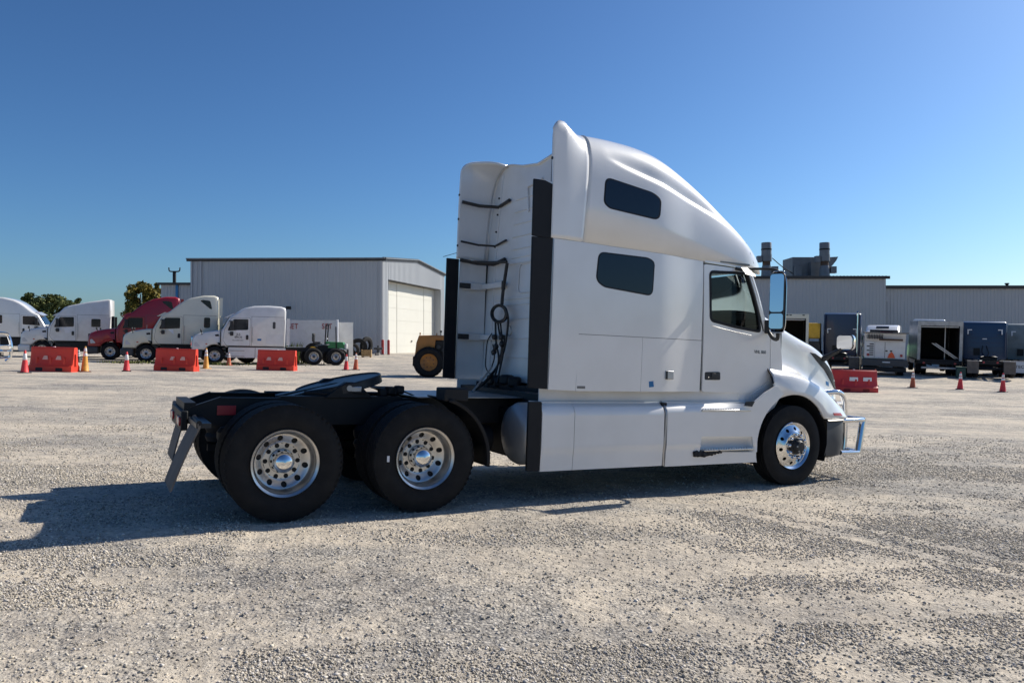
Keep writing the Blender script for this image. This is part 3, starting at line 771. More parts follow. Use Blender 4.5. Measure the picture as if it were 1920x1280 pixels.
# ---- chassis skirts
def SKW(x, z):
    y = 1.205
    if z > .93: t = min(1., (z-.93)/.13); y -= .115*t*t*(1-float(sst((x-5.15)/.45)))+.05*max(0., z-1.06)
    if z < .50: y -= .012+.05*(.50-z)
    elif z < .54: y -= .012*(.54-z)/.04
    return y
sk = lambda a, b, z0=.325, z1=1.058: [(a, z0), (b, z0), (b, z1), (a, z1)]
xg = PS(1245, 815, SKW)[0]
panel('chassis_skirt', shrink(sk(2.615, 3.02), .003), WHITE, surf=SKW, res=.06, thick=.03)
panel('chassis_skirt', shrink(sk(3.02, xg), .003), WHITE, surf=SKW, res=.06, thick=.03)
up = PP([(1315, 757), (1405, 757), (1408, 772), (1317, 772)], SKW)
lo = PP([(1314, 805), (1407, 800), (1411, 842), (1311, 842)], SKW)
xr = xg+.045
fr_out = [(xr, .315)]+[(5.70, .315)]
for a in np.linspace(197, 122, 12):
    fr_out.append((6.36+.655*math.cos(math.radians(a)), .5+.655*math.sin(math.radians(a))))
q1 = PS(1476, 752, SKW); fr_out += [PS(1470, 738, SKW), PS(1456, 723, SKW), PS(1434, 737, SKW), PS(1411, 757, SKW), (xr, 1.058)]
step_hole = round_poly(PP([(1318, 758.5), (1404, 759), (1406, 767), (1319, 767)], SKW), .02)
low_hole = round_poly(PP([(1314, 818), (1411, 818), (1413, 847), (1312, 847)], SKW), .02)
xl_, xr_ = low_hole[0][0], low_hole[0][0]
xl_ = min(p[0] for p in low_hole); xr_ = max(p[0] for p in low_hole)
RSW = lambda x, z: 1.203-.085*float(sst((.665-z)/.15)*sst((x-xl_+.01)/.07)*sst((xr_+.01-x)/.07))
panel('step_recess', [(lo[0][0]-.08, .44), (lo[1][0]+.13, .44), (lo[1][0]+.13, .70), (lo[0][0]-.08, .70)], WHITE, surf=RSW, off=-.004, res=.03, thick=.01)
skf = panel('step_skirt', fr_out, WHITE, holes=[low_hole], surf=SKW, res=.05, thick=.03)
for s in (-1, 1):
    # lower step tread with scalloped edge
    x0, z0 = PS(1316, 842, SKW); x1, z1 = PS(1412, 842, SKW)
    st = MB().bb((x0+.02, s*1.06, .472), (x1, s*1.215, .492)).build('step_tread', ALU, truck, bevel=.004)
    for k in range(19): MB().cyl((x0+.06+k*(x1-x0-.09)/18, s*1.20, .492), (x0+.06+k*(x1-x0-.09)/18, s*1.20, .508), .014, .009, n=8).build('tread_stud', ALU, st)
    xu0, zu0 = PS(1316, 771, SKW); xu1, _ = PS(1408, 771, SKW)
    st = MB().bb((xu0, s*1.14, .942), (xu1, s*1.212, .966)).build('step_tread', ALU, truck, bevel=.004)
    for k in range(19): MB().cyl((xu0+.03+k*(xu1-xu0-.06)/18, s*1.19, .966), (xu0+.03+k*(xu1-xu0-.06)/18, s*1.19, .976), .014, .009, n=8).build('tread_stud', ALU, st)
    # torn black liner at the seam between the skirts
    MB().tube([(xg+.022+.008*math.sin(z*9), s*(SKW(xg, z)-.012), z) for z in np.linspace(.33, 1.05, 14)], .019, 6).build('skirt_gap_strip', ALU2, truck)
    MB().bb((xg-.01, s*1.12, .325), (xg+.06, s*1.165, 1.045)).build('skirt_gap_backing', RUBBER, truck)
    # rubber tail of the skirt, rocker between skirt and cab
    MB().prism_y(rrect(2.455, .335, 2.61, 1.058, .01, 1), s*1.198, s*1.165).build('skirt_tail', RUBBER, truck)
    MB().bb((2.65, s*1.05, 1.02), (5.62, s*1.065, 1.19)).build('rocker_panel', WHITE2, truck)
    MB().bb((2.62, s*.9, 1.035), (5.62, s*1.12, 1.05)).build('skirt_top', WHITE2, truck)
    MB().bb((2.70, s*.50, .36), (5.55, s*1.13, .39)).build('skirt_floor', RUBBER, truck)
for px in (1272, 1372, 1415):
    pass
x0, z0 = PS(1300, 848, SKW); x1, _ = PS(1345, 848, SKW)
mb = MB()
rr_ = random.Random(3)
for k in range(9):
    t = k/8; mb.box((x0+.03+t*(x1-x0)*1.0, -1.19, .452-.012*math.sin(t*5)), (.07, .05, .055*(1-.55*t)+.012), Matrix.Rotation(rr_.uniform(-.5, .5), 3, 'Y') @ Matrix.Rotation(rr_.uniform(-.4, .4), 3, 'Z'))
mb.build('torn_step_liner', RUBBER, truck, bevel=.01)
side_patch('step_light', [(1398, 753), (1414, 752), (1409, 762), (1395, 760)], BLACKP, surf=SKW, off=.012, thick=.02)
# scuffs on the step skirt
# ---- fuel tank ends behind the skirts
for s in (-1, 1):
    prof = [(0.001, 0), (.12, .004), (.22, .02), (.30, .055), (.335, .12), (.34, .4), (.34, 1.9), (.30, 1.99), (0.001, 2.02)]
    o = MB().lathe(prof, (2.43, s*.84, .69), (1, 0, 0), 40).build('fuel_tank', TANK, truck, smooth=50)
    for x in (3.0, 3.8): MB().lathe([(.345, 0), (.348, .03), (.345, .06)], (x, s*.84, .69), (1, 0, 0), 40).build('tank_strap', ALU2, o)

# ---- mirrors
def door_mirror(s):
    hx, hy = 0., 0.
    OX, OY = 5.80, s*1.40
    t = MB()
    prof = catmull([(0, 1.92), (.03, 1.95), (.055, 2.10), (.06, 2.3), (.06, 2.5), (.045, 2.62), (0, 2.66)], 26)
    rows = []
    for q, z in prof:
        w = .098 if z < 2.45 else .098*(1-.35*((z-2.45)/.21)**2)
        w = w if z > 2.05 else w*(1-.25*((2.05-z)/.13)**2)
        rows.append([(hx-.04+2.2*q*(1-abs(a)**2.2)+.0, hy+s*a*w, z) for a in np.linspace(-1, 1, 13)])
    o = MB().loft(rows).build('door_mirror', CHROME, truck, smooth=60); o.location = (OX, OY, 0); o.rotation_euler = (0, 0, -s*.37)
    RI_ = Matrix.Rotation(s*.37, 4, 'Z') @ Matrix.Translation((-OX, -OY, 0))
    tr_ = lambda pts: [RI_ @ Vector(p) for p in pts]
    m1 = o.modifiers.new('t', 'SOLIDIFY'); m1.thickness = .01
    MB().prism_x(rrect(hy-.09, 1.95, hy+.09, 2.64, .04), hx-.075, hx-.03).build('mirror_frame', BLACKP, o, bevel=.006)
    MB().prism_x(rrect(hy-.084, 2.165, hy+.084, 2.625, .035), hx-.083, hx-.074).build('mirror_glass', mat('mirror glass', (.50, .51, .52), .03, metal=1), o)
    MB().prism_x(rrect(hy-.084, 1.962, hy+.084, 2.145, .03), hx-.083, hx-.074).build('mirror_glass', mat('mirror glass', (.50, .51, .52), .03, metal=1), o)
    MB().tube(catmull(tr_([(5.40, s*1.09, 2.685), (5.62, s*1.15, 2.70), (5.76, s*1.27, 2.70), (5.82, s*1.36, 2.67), (5.82, s*1.38, 2.60)]), 18), .017, 8).build('mirror_arm', BLACKP, o)
    MB().tube(catmull(tr_([(5.98, s*1.03, 2.02), (5.93, s*1.18, 1.87), (5.86, s*1.33, 1.84), (5.82, s*1.38, 1.90), (5.82, s*1.38, 2.02)]), 18), .024, 8).build('mirror_arm', BLACKP, o)
    MB().box(RI_ @ Vector((5.97, s*1.06, 2.0)), (.10, .10, .17)).build('arm_bracket', BLACKP, o, bevel=.02, seg=3)
    MB().tube(tr_([(5.84, s*1.34, 1.9), (5.84, s*1.34, 2.6)]), .014, 8).build('mirror_arm', BLACKP, o)
    return o
for s in (-1, 1): door_mirror(s)
lk = MB().prism([PS(1387, 503, HW, .05), PS(1398, 503, HW, .05), PS(1412, 519, HW, .13), PS(1394, 514, HW, .13)], lambda x, z: (x, -1.15 if z > 2.66 else -1.25, z), lambda x, z: (x+.01, -1.14 if z > 2.66 else -1.24, z+.014)).build('look_down_mirror', mat('mirror back grey', (.20, .19, .175), .4, var=.4, scale=9), truck)
MB().tube([(5.38, -1.085, 2.69), (5.42, -1.16, 2.67)], .02, 8).build('mirror_arm', BLACKP, lk)
def hood_mirror(s):
    zc, xc, yc = 1.86, 7.50, s*1.02
    o = MB().prism_x(rrect(yc-.125, zc-.095, yc+.125, zc+.095, .045, 5), xc-.02, xc-.005).build('hood_mirror', mat('mirror glass', (.50, .51, .52), .03, metal=1), truck, bevel=.004)
    rows = []
    for q, k in ((0, 1), (.04, .96), (.075, .8), (.09, .55), (.095, .1)):
        rows.append([(xc+q, yc+y*k, zc+z*k) for y, z in rrect(-.135, -.105, .135, .105, .055, 5)])
    MB().loft(rows, True).build('mirror_shell', CHROME, o, smooth=60)
    MB().prism_y([(7.12, 1.62), (7.24, 1.60), (7.53, zc-.07), (7.50, zc-.09)], s*.78, s*.80).build('mirror_arm', BLACKP, o) if False else MB().tube(catmull([(7.36, s*.74, 1.60), (7.42, s*.82, 1.67), (7.48, s*.92, 1.74), (7.51, s*1.0, 1.80)], 12), [.04]*4+[.03]*4+[.02]*4, 8).build('mirror_arm', BLACKP, o)
    return o
for s in (-1, 1): hood_mirror(s)

# ---- cab interior, windscreen, pillars
rows = []
for t in np.linspace(0, 1, 8):
    row = []
    for y in np.linspace(-1, 1, 17):
        xt = 6.0-.32*abs(y)**2.4; xb = 6.40-.42*abs(y)**2.4
        row.append((xt+(xb-xt)*t, y*(1.0+.0*t), 2.70-.66*t))
    rows.append(row)
MB().loft(rows).build('windscreen', GLASS, truck, smooth=60)
for s in (-1, 1):
    MB().tube([(5.63, s*1.045, 2.70), (5.78, s*1.04, 2.40), (5.90, s*1.03, 2.12), (5.99, s*1.02, 1.96)], .034, 8).build('pillar', WHITE, truck)
    MB().tube([(5.575, s*1.055, 2.68), (5.72, s*1.05, 2.38), (5.84, s*1.045, 2.1), (5.90, s*1.04, 1.94)], .03, 8).build('pillar_seal', RUBBER, truck)
MB().add([(6.40, -.6, 2.03), (6.40, .6, 2.03), (6.02, 1.0, 2.0), (6.02, -1.0, 2.0)], [(0, 1, 2, 3)]).build('cowl', BLACKP, truck)
MB().bb((4.2, -1.0, 1.19), (6.3, 1.0, 1.22)).build('cab_floor', INTER, truck)
MB().bb((3.1, -1.14, 1.19), (4.2, 1.14, 1.22)).build('sleeper_floor', INTER, truck)
MB().bb((4.55, -1.06, 1.2), (4.6, -.15, 2.72)).build('cab_curtain', INTER, truck)
MB().bb((4.55, .15, 1.2), (4.6, 1.06, 2.72)).build('cab_curtain', INTER, truck)
MB().bb((3.1, -1.10, 2.74), (5.6, 1.10, 2.76)).build('head_lining', INTERL, truck)
ds = MB().prism_y(round_poly([(5.72, 1.25), (6.3, 1.25), (6.3, 1.98), (5.95, 2.02), (5.74, 1.95)], .06), -1.0, 1.0).build('dashboard', INTER, truck, smooth=40)
for s in (-1, 1):
    st = MB().box((5.0, s*.62, 1.60), (.5, .5, .16)).build('seat', INTER, truck, bevel=.05, seg=3)
    MB().box((4.78, s*.62, 1.98), (.14, .48, .66), Matrix.Rotation(-.12, 3, 'Y')).build('seat_back', INTER, st, bevel=.05, seg=3)
    MB().box((4.73, s*.62, 2.42), (.09, .26, .18)).build('head_rest', INTER, st, bevel=.03, seg=3)
    MB().bb((4.8, s*.45, 1.22), (5.15, s*.8, 1.52)).build('seat_base', BLACKP, st, bevel=.02)
tl = Matrix.Rotation(math.radians(-35), 3, 'Y'); cs = Vector((5.55, .62, 1.98))
swl = MB().tube([cs+tl @ Vector((.22*math.cos(a)*.0, .22*math.cos(a), .22*math.sin(a))) for a in np.linspace(0, 2*PI, 28, endpoint=False)], .016, 8, True).build('steering_wheel', BLACKP, truck)
for a in (.2, PI-.2, -PI/2): MB().tube([cs, cs+tl @ Vector((0, .21*math.cos(a), .21*math.sin(a)))], .014, 6).build('wheel_spoke', BLACKP, swl)
MB().tube([cs, cs+Vector((.25, 0, -.2))], .03, 8).build('steering_column', BLACKP, swl)
MB().bb((2.9, -1.0, 1.10), (5.6, 1.0, 1.17)).build('cab_underside', RUBBER, truck)

# ---- frame, cross members, deck
for s in (-1, 1):
    poly = [(-.78, .80), (-.76, .93), (-.45, 1.035), (6.9, 1.035), (6.9, .80), (1.9, .77), (-.35, .77)]
    fr_ = MB().prism_y(poly, s*.425, s*.435).build('frame_rail', FRAME, truck)
    MB().bb((-.45, s*.36, 1.028), (6.9, s*.437, 1.038)).build('rail_flange', FRAME, fr_)
    MB().add([(-.76, s*.36, .925), (-.76, s*.437, .925), (-.45, s*.437, 1.036), (-.45, s*.36, 1.036), (-.76, s*.36, .935), (-.76, s*.437, .935), (-.45, s*.437, 1.046), (-.45, s*.36, 1.046)], [(0,1,2,3),(4,5,6,7),(0,1,5,4),(1,2,6,5),(2,3,7,6),(3,0,4,7)]).build('rail_flange', FRAME, fr_)
    MB().bb((-.3, s*.36, .77), (6.9, s*.437, .78)).build('rail_flange', FRAME, fr_)
for x in (-.72, .1, .66, 1.25, 2.2, 3.2): MB().bb((x-.05, -.42, .80), (x+.05, .42, .99)).build('cross_member', FRAME, truck)
tb = MB().bb((-.80, -.50, .74), (-.74, .50, .92)).build('tail_bracket', FRAME, truck, bevel=.01)
for s in (-1, 1):
    for k, m_ in enumerate((REDL, LIGHTL, REDL)):
        MB().cyl((-.80, s*(.24+.10*k), .82), (-.815, s*(.24+.10*k), .82), .042, n=16).build('tail_light', m_, tb)
side = plane(424, 765, -.437)
MB().bb((-.485, -.445, .875), (-.315, -.4375, .965)).build('side_reflector', REDL, truck, bevel=.003)
MB().bb((1.45, -.62, 1.055), (2.75, .62, 1.065)).build('deck_plate', DECK, truck)
for s in (-1, 1): MB().bb((1.5, s*.40, 1.036), (2.7, s*.435, 1.056)).build('deck_support', FRAME, truck)
# mud flaps on hangers
for s in (-1, 1):
    xt, zt = (-.735, .87); xb, zb = (-.955, .31)
    if s > 0: xt, xb = -.66, -.80
    hg = MB().tube([(-.68, s*.44, .86), (-.70, s*.60, .87), (-.72, s*1.20, .875)], .022, 8).build('flap_hanger', FRAME, truck)
    MB().prism_y([(xt, zt)]+[(xt+.03+(xb-xt)*t-.012*math.sin(t*PI), zt+(zb-zt)*t) for t in np.linspace(.08, 1, 8)]+[(xt+.045+(xb-xt)*t-.012*math.sin(t*PI), zt+(zb-zt)*t+.003) for t in np.linspace(1, .08, 8)]+[(xt+.03, zt)], s*.60, s*1.20).build('mud_flap', FLAP, truck)
    MB().bb((-.74, s*.50, .83), (-.62, s*1.17, .87)).build('hanger_plate', GREASE, hg)
# fifth wheel: tilted plate with throat
tp = Matrix.Translation((.78, 0, 1.175)) @ Matrix.Rotation(math.radians(-13.5), 4, 'Y')
def disc_outline():
    out = []
    for a in np.linspace(math.radians(200), math.radians(-20+0), 40)[::-1]:
        out.append((.42*math.sin(a)+.0, .46*math.cos(a)))
    return out
outl = [(.34, -.30)]+[(.40*math.cos(a), .46*math.sin(a)) for a in np.linspace(-.9, .9, 16)]
ol = []
for a in np.linspace(math.radians(155), math.radians(-155), 44): ol.append((.46*math.cos(a), .47*math.sin(a)))
ol += [(-.62, -.26), (-.64, -.10), (-.20, -.045), (-.05, -.06), (.02, 0), (-.05, .06), (-.20, .045), (-.64, .10), (-.62, .26)]
V, F, bnd = cdt(ol, [], .09)
fw = sheet('fifth_wheel', V, F, bnd, lambda x, y: tp @ Vector((x, y, 0)), lambda x, y: tp.to_3x3() @ Vector((0, 0, 1)), .075, GREASE, truck)
rim_ = [tp @ Vector((x*.97, y*.97, .003)) for x, y in ol[:44]]
MB().tube(rim_, .012, 6).build('plate_rim', GREASE, fw)
V2, F2, b2 = cdt(ol, [], .09)
sheet('plate_underside', V2, F2, b2, lambda x, y: tp @ Vector((x*.96, y*.96, -.07)), lambda x, y: tp.to_3x3() @ Vector((0, 0, -1)), .01, FRAME, fw)
for s in (-1, 1):
    MB().prism_y([(.52, 1.04), (1.02, 1.04), (.90, 1.16), (.82, 1.20), (.74, 1.20), (.66, 1.15)], s*.36, s*.46).build('wheel_bracket', FRAME, fw, bevel=.008)
    MB().cyl((.77, s*.46, 1.14), (.77, s*.475, 1.14), .03, n=12).build('pivot_pin', ALU2, fw)
    MB().bb((.10, s*.30, 1.037), (1.35, s*.44, 1.055)).build('slide_rail', FRAME, fw)
MB().bb((.78, -.47, 1.10), (.90, -.40, 1.16)).build('release_lever', ALU2, fw, bevel=.01)
MB().tube([(.35, -.40, 1.09), (.60, -.43, 1.08), (.86, -.46, 1.09), (.95, -.5, 1.10)], .010, 6).build('release_lever', FRAME, fw)
# gladhand cluster on the frame
for k, (x, y, z) in enumerate([(1.18, -.30, 1.09), (1.25, -.32, 1.11), (1.31, -.28, 1.10), (1.36, -.30, 1.12)]):
    MB().box((x, y, z), (.10, .09, .09), Matrix.Rotation(k*.6, 3, 'Z')).build('air_valve', FRAME, truck, bevel=.02)
MB().tube(catmull([(1.36, -.3, 1.13), (1.42, -.31, 1.10), (1.52, -.34, 1.06)], 8), .008, 6).build('air_pipe', FRAME, truck)
# suspension, axles
for x in (0, 1.32):
    MB().cyl((x, -1.0, .50), (x, 1.0, .50), .075, n=16).build('drive_axle', FRAME, truck)
    MB().lathe([(.02, -.22), (.14, -.18), (.22, -.08), (.24, 0), (.22, .08), (.14, .18), (.02, .22)], (x, 0, .50), (1, 0, 0), 20).build('differential', FRAME, truck)
    for s in (-1, 1):
        MB().lathe([(.02, 0), (.13, .01), (.15, .06), (.13, .10), (.15, .14), (.15, .20), (.12, .24), (.02, .25)], (x-.33, s*.45, .52), (0, 0, 1), 18).build('air_bag', RUBBER, truck)
        MB().bb((x-.45, s*.40, .43), (x+.5, s*.50, .50)).build('suspension_arm', FRAME, truck)
        MB().cyl((x-.02, s*.62, .55), (x+.10, s*.55, .98), .035, n=10).build('shock_absorber', FRAME, truck)
        MB().cyl((x+.22, s*.66, .56), (x+.42, s*.66, .56), .085, n=16).build('brake_chamber', FRAME, truck)
MB().cyl((1.3, 0, .55), (4.2, 0, .68), .05, n=12).build('drive_shaft', FRAME, truck)
MB().bb((4.2, -.40, .45), (5.6, .40, 1.1)).build('gearbox', FRAME, truck, bevel=.08)
MB().bb((5.5, -.42, .45), (7.1, .42, 1.5)).build('engine', FRAME, truck, bevel=.08)
MB().cyl((6.36, -.95, .50), (6.36, .95, .50), .06, n=12).build('front_axle', FRAME, truck)
for y in (-.42, .42): MB().cyl((1.92, y, .60), (2.38, y, .60), .15, n=20).build('air_tank', FRAME, truck)
MB().bb((2.5, -.66, .42), (2.7, .66, .95)).build('battery_box', FRAME, truck, bevel=.02)
# quarter fenders ahead of the drive tyres
for s in (-1, 1):
    rows = []
    for a in np.linspace(72, -8, 20):
        r_ = .62+.035*(72-a)/80.; ca, sa = math.cos(math.radians(a)), math.sin(math.radians(a)); cx = 1.36
        y0, y1 = (s*.64, s*1.23)
        rows.append([(cx+r_*ca, y0, .50+r_*sa), (cx+r_*ca, y1, .50+r_*sa), (cx+(r_-.035)*ca, y1+s*.004, .50+(r_-.035)*sa)])
    q = MB().loft(rows).build('quarter_fender', RUBBER, truck, smooth=50)
    qm = q.modifiers.new('t', 'SOLIDIFY'); qm.thickness = .014
    MB().bb((1.50, s*.98, 1.06), (1.76, s*1.21, 1.19)).build('fender_bracket', RUBBER, q, bevel=.015) if s < 0 else MB().bb((1.52, s*.62, 1.06), (1.76, s*1.2, 1.08)).build('fender_bracket', RUBBER, q, bevel=.01)

# ---- air and electric lines on the back wall
def hose(pts, r, n=40): return MB().tube(catmull(pts, n), r, 7).build('air_line', HOSE, truck)
def BWP(px, py, dx=.10):                       # pixel on the plane just behind the back wall
    d = lray(px, py); t = (3.06-dx-CL.x)/d.x
    p = CL+d*t; return (p.x, p.y, p.z)
ha = [BWP(951, 493), BWP(947, 520), BWP(943, 548), BWP(941, 571)]
MB().tube(catmull(ha, 12), .022, 8).build('hose_holder', BLACKP, truck)
MB().tube(catmull([BWP(862, 489, .36), BWP(890, 491, .22), BWP(920, 492, .14), BWP(950, 491, .10)], 10), .018, 8).build('hose_holder', BLACKP, truck)
MB().box(BWP(944, 535), (.04, .05, .12)).build('hose_clamp', BLACKP, truck, bevel=.01)
cxp, cyp = 936, 588
for k in range(3): MB().tube([BWP(cxp+(12+1.5*k)*math.cos(a), cyp+(14.5+k)*math.sin(a), .09+.02*k) for a in np.linspace(0, 2*PI, 26, endpoint=False)], .014, 7, True).build('air_line', HOSE, truck)
hose([BWP(941, 572), BWP(952, 590), BWP(951, 622), BWP(944, 660), BWP(930, 690), BWP(912, 712, .3), BWP(893, 730, .6)], .014)
hose([BWP(929, 598), BWP(930, 640), BWP(935, 670), BWP(932, 690), BWP(925, 715, .2)], .014)
hose([BWP(938, 603), BWP(941, 640), BWP(938, 668), BWP(926, 698), BWP(905, 722, .4)], .012)
hose([BWP(933, 602), BWP(936, 622), BWP(942, 645), BWP(939, 680), BWP(932, 718, .2)], .013)
hose([BWP(922, 625), BWP(914, 640), BWP(911, 670), BWP(911, 688), BWP(918, 700), BWP(926, 695)], .008)
hose([BWP(924, 645), BWP(927, 668), BWP(922, 688)], .009)
hose([BWP(946, 628), BWP(943, 665), BWP(936, 700), BWP(934, 722, .15)], .011)
for px, py in ((927, 632), (930, 650), (940, 632), (926, 660), (941, 645)): MB().box(BWP(px, py, .12), (.05, .06, .07), Matrix.Rotation(px*.7, 3, 'X')).build('line_coupling', BLACKP, truck, bevel=.012)
MB().tube([BWP(955+4*math.cos(a), 620+9*math.sin(a), .05) for a in np.linspace(0, 2*PI, 18, endpoint=False)], .008, 6, True).build('wall_ring', ALU2, truck)
MB().tube([BWP(921, 690, .3), BWP(886, 734, .75)], .012, 8).build('grab_pole', ALU2, truck)
for k, (px, py) in enumerate([(925, 712), (938, 716), (950, 712), (918, 722), (965, 716)]): MB().box(BWP(px, py, .12), (.14, .15, .13), Matrix.Rotation(k, 3, 'Z')).build('valve_block', FRAME, truck, bevel=.03)
MB().bb((2.7, -1.05, .95), (3.05, 1.05, 1.12)).build('cab_crossbeam', FRAME, truck)
MB().bb((2.96, .50, 1.055), (3.04, 1.02, 1.23)).build('wall_foot', WHITE2, truck)
MB().tube([(2.66, -1.15, 3.62), (2.66, -1.15, 3.38)], .006, 6).build('stay_wire', BLACKP, truck)
MB().tube([(2.66, 1.2, 2.86), (2.5, 1.32, 2.80)], .004, 5).build('stay_wire', BLACKP, truck)

# ---- wheels
def tyre_mesh(w=.275, R=.515, ri=.292, n=72, rear=True):
    h = w/2; t = []
    side = [(ri, h*.72), (ri+.012, h*.86), (ri+.03, h*.90), (ri+.07, h*.985), (ri+.105, h*1.02), (R-.055, h*.97), (R-.03, h*.90), (R-.012, h*.86)]
    tread = []
    gv = [-.66, -.33, 0, .33, .66] if not rear else [-.55, -.18, .18, .55]
    ys = [h*.84]
    pr = [(R, h*.83)]
    for g in sorted(gv, reverse=True):
        c = g*h*.9; pr += [(R, c+.007), (R-.014, c+.004), (R-.014, c-.004), (R, c-.007)]
    pr += [(R, -h*.83)]
    prof = side+pr+[(r, -y) for r, y in side[::-1]]
    m = MB(); m.lathe(prof, (0, 0, 0), (0, 1, 0), n)
    if rear:            # shoulder lugs
        for k in range(56):
            a = 2*PI*k/56
            for s in (-1, 1):
                c, s_ = math.cos(a), math.sin(a); u = Vector((c, 0, s_)); v = Vector((-s_, 0, c))
                p = u*(R-.006)+Vector((0, s*h*.80, 0)); dy = Vector((0, s, 0))
                vs = [p+v*a1*.013+dy*b1*h*.16+u*c1*.0045 for a1 in (-1, 1) for b1 in (-1, 1) for c1 in (-1, 1)]
                m.add(vs, [(0,1,3,2),(4,6,7,5),(0,4,5,1),(2,3,7,6),(0,2,6,4),(1,5,7,3)])
    return m
def disc_part(rout, rin, holes, hr, prof, m, name, parent, n=64):
    """wheel disc in the x-z plane with round holes; prof(r) gives the depth along y"""
    circ = lambda r, k, cx=0, cz=0: [(cx+r*math.cos(2*PI*i/k), cz+r*math.sin(2*PI*i/k)) for i in range(k)]
    V, F, bnd = cdt(circ(rout, n), [circ(rin, 32)]+[circ(h, 14, x, z) for x, z, h in holes], .013)
    e = .002
    def nr(x, z):
        r = math.hypot(x, z); s = (prof(r+e)-prof(r-e))/(2*e); return (s*x/r*1.0, -1, s*z/r) if r > 0 else (0, -1, 0)
    return sheet(name, V, F, bnd, lambda x, z: (x, prof(math.hypot(x, z)), z), nr, .012, m, parent)
def rear_wheel():
    """dished outer dual wheel; outer face at y = 0, axle along +y"""
    w = MB().lathe([(.262, .03), (.278, .008), (.296, -.004), (.302, .004), (.298, .022), (.286, .03)], (0, 0, 0), (0, 1, 0), 64).build('wheel', ALU, truck, smooth=50)
    MB().lathe([(.268, .012), (.258, .05), (.250, .10), (.246, .135)], (0, 0, 0), (0, 1, 0), 64).build('rim_barrel', ALU, w, smooth=50)
    ring = lambda r, k, a0=0: [(r*math.cos(a0+2*PI*i/k), r*math.sin(a0+2*PI*i/k)) for i in range(k)]
    def pf(r): return interp([.10, .160, .172, .186, .205, .232, .247], [.182, .182, .179, .171, .158, .140, .134], r)
    disc_part(.247, .088, [(x, z, .026) for x, z in ring(.2085, 10, .15)]+[(x, z, .021) for x, z in ring(.1425, 10, .35)], 0, pf, ALU, 'wheel_disc', w)
    MB().lathe([(.26, .17), (.001, .20)], (0, 0, 0), (0, 1, 0), 32).build('brake_drum', FRAME, w)
    for x, z in ring(.1425, 10, .35): MB().cyl((x, .200, z), (x, .172, z), .018, .016, n=6).build('lug_nut', FRAME, w)
    MB().lathe([(.112, .182), (.106, .16), (.100, .15)], (0, 0, 0), (0, 1, 0), 40).build('hub_flange', ALU2, w)
    MB().lathe([(.108, .165), (.104, .12), (.100, .105), (.098, .088), (.086, .056), (.060, .034), (.028, .023), (.001, .020)], (0, 0, 0), (0, 1, 0), 48).build('hub_cap', CHROME, w, smooth=60)
    t = tyre_mesh().build('tyre', TYRE, w, smooth=28); t.location = (0, .132, 0)
    t2 = dup_part(t, w); t2.location = (0, .132+.345, 0)
    MB().lathe([(.29, .36), (.27, .40), (.27, .55)], (0, 0, 0), (0, 1, 0), 40).build('inner_rim', STEELRIM, w)
    return w
def front_wheel():
    w = MB().lathe([(.258, .035), (.276, .010), (.296, -.003), (.302, .004), (.298, .022), (.286, .03)], (0, 0, 0), (0, 1, 0), 64).build('wheel', CHROME, truck, smooth=50)
    ring = lambda r, k, a0=0: [(r*math.cos(a0+2*PI*i/k), r*math.sin(a0+2*PI*i/k)) for i in range(k)]
    def pf(r): return interp([.08, .165, .175, .20, .225, .26, .27], [-.030, -.030, -.026, -.005, .010, .026, .034], r)
    ALUF = mat('bright aluminium wheel', (.80, .80, .79), .13, metal=1, rvar=.06, scale=6)
    disc_part(.270, .085, [(x, z, .0225) for x, z in ring(.2185, 10, .3)], 0, pf, ALUF, 'wheel_disc', w)
    MB().lathe([(.26, .09), (.001, .12)], (0, 0, 0), (0, 1, 0), 32).build('brake_drum', FRAME, w)
    for x, z in ring(.1425, 10, .0):
        MB().lathe([(.025, 0), (.025, -.022), (.019, -.048), (.008, -.058), (.001, -.059)], (x, -.030, z), (0, 1, 0), 10).build('lug_nut', CHROME, w, smooth=40)
    MB().lathe([(.108, -.03), (.104, -.052), (.086, -.058), (.082, -.085), (.074, -.11), (.062, -.125), (.001, -.128)], (0, 0, 0), (0, 1, 0), 36).build('hub_cap', BLACKP, w, smooth=40)
    for x, z in ring(.066, 6): MB().cyl((x, -.118, z), (x, -.130, z), .010, n=6).build('hub_bolt', ALU2, w)
    t = tyre_mesh(rear=False, R=.51).build('tyre', TYRE, w, smooth=28); t.location = (0, .135, 0)
    return w
rw = rear_wheel(); rw.location = (0, -1.225, .515); rw.rotation_euler = (0, .35, 0)
c = dup_part(rw, truck, (1.32, -1.225, .515), (0, -.12, 0))
for x in (0, 1.32): dup_part(rw, truck, (x, 1.225, .515), (0, .5, PI))
tx_, tz_ = plane(728, 860, -1.234); MB().bb((tx_-.012, -1.236, tz_-.028), (tx_+.012, -1.229, tz_+.028)).build('tyre_label', RETRO, truck)
fwh = front_wheel(); fwh.location = (6.36, -1.19, .50); fwh.rotation_euler = (0, .1, 0)
dup_part(fwh, truck, (6.36, 1.19, .50), (0, .3, PI))

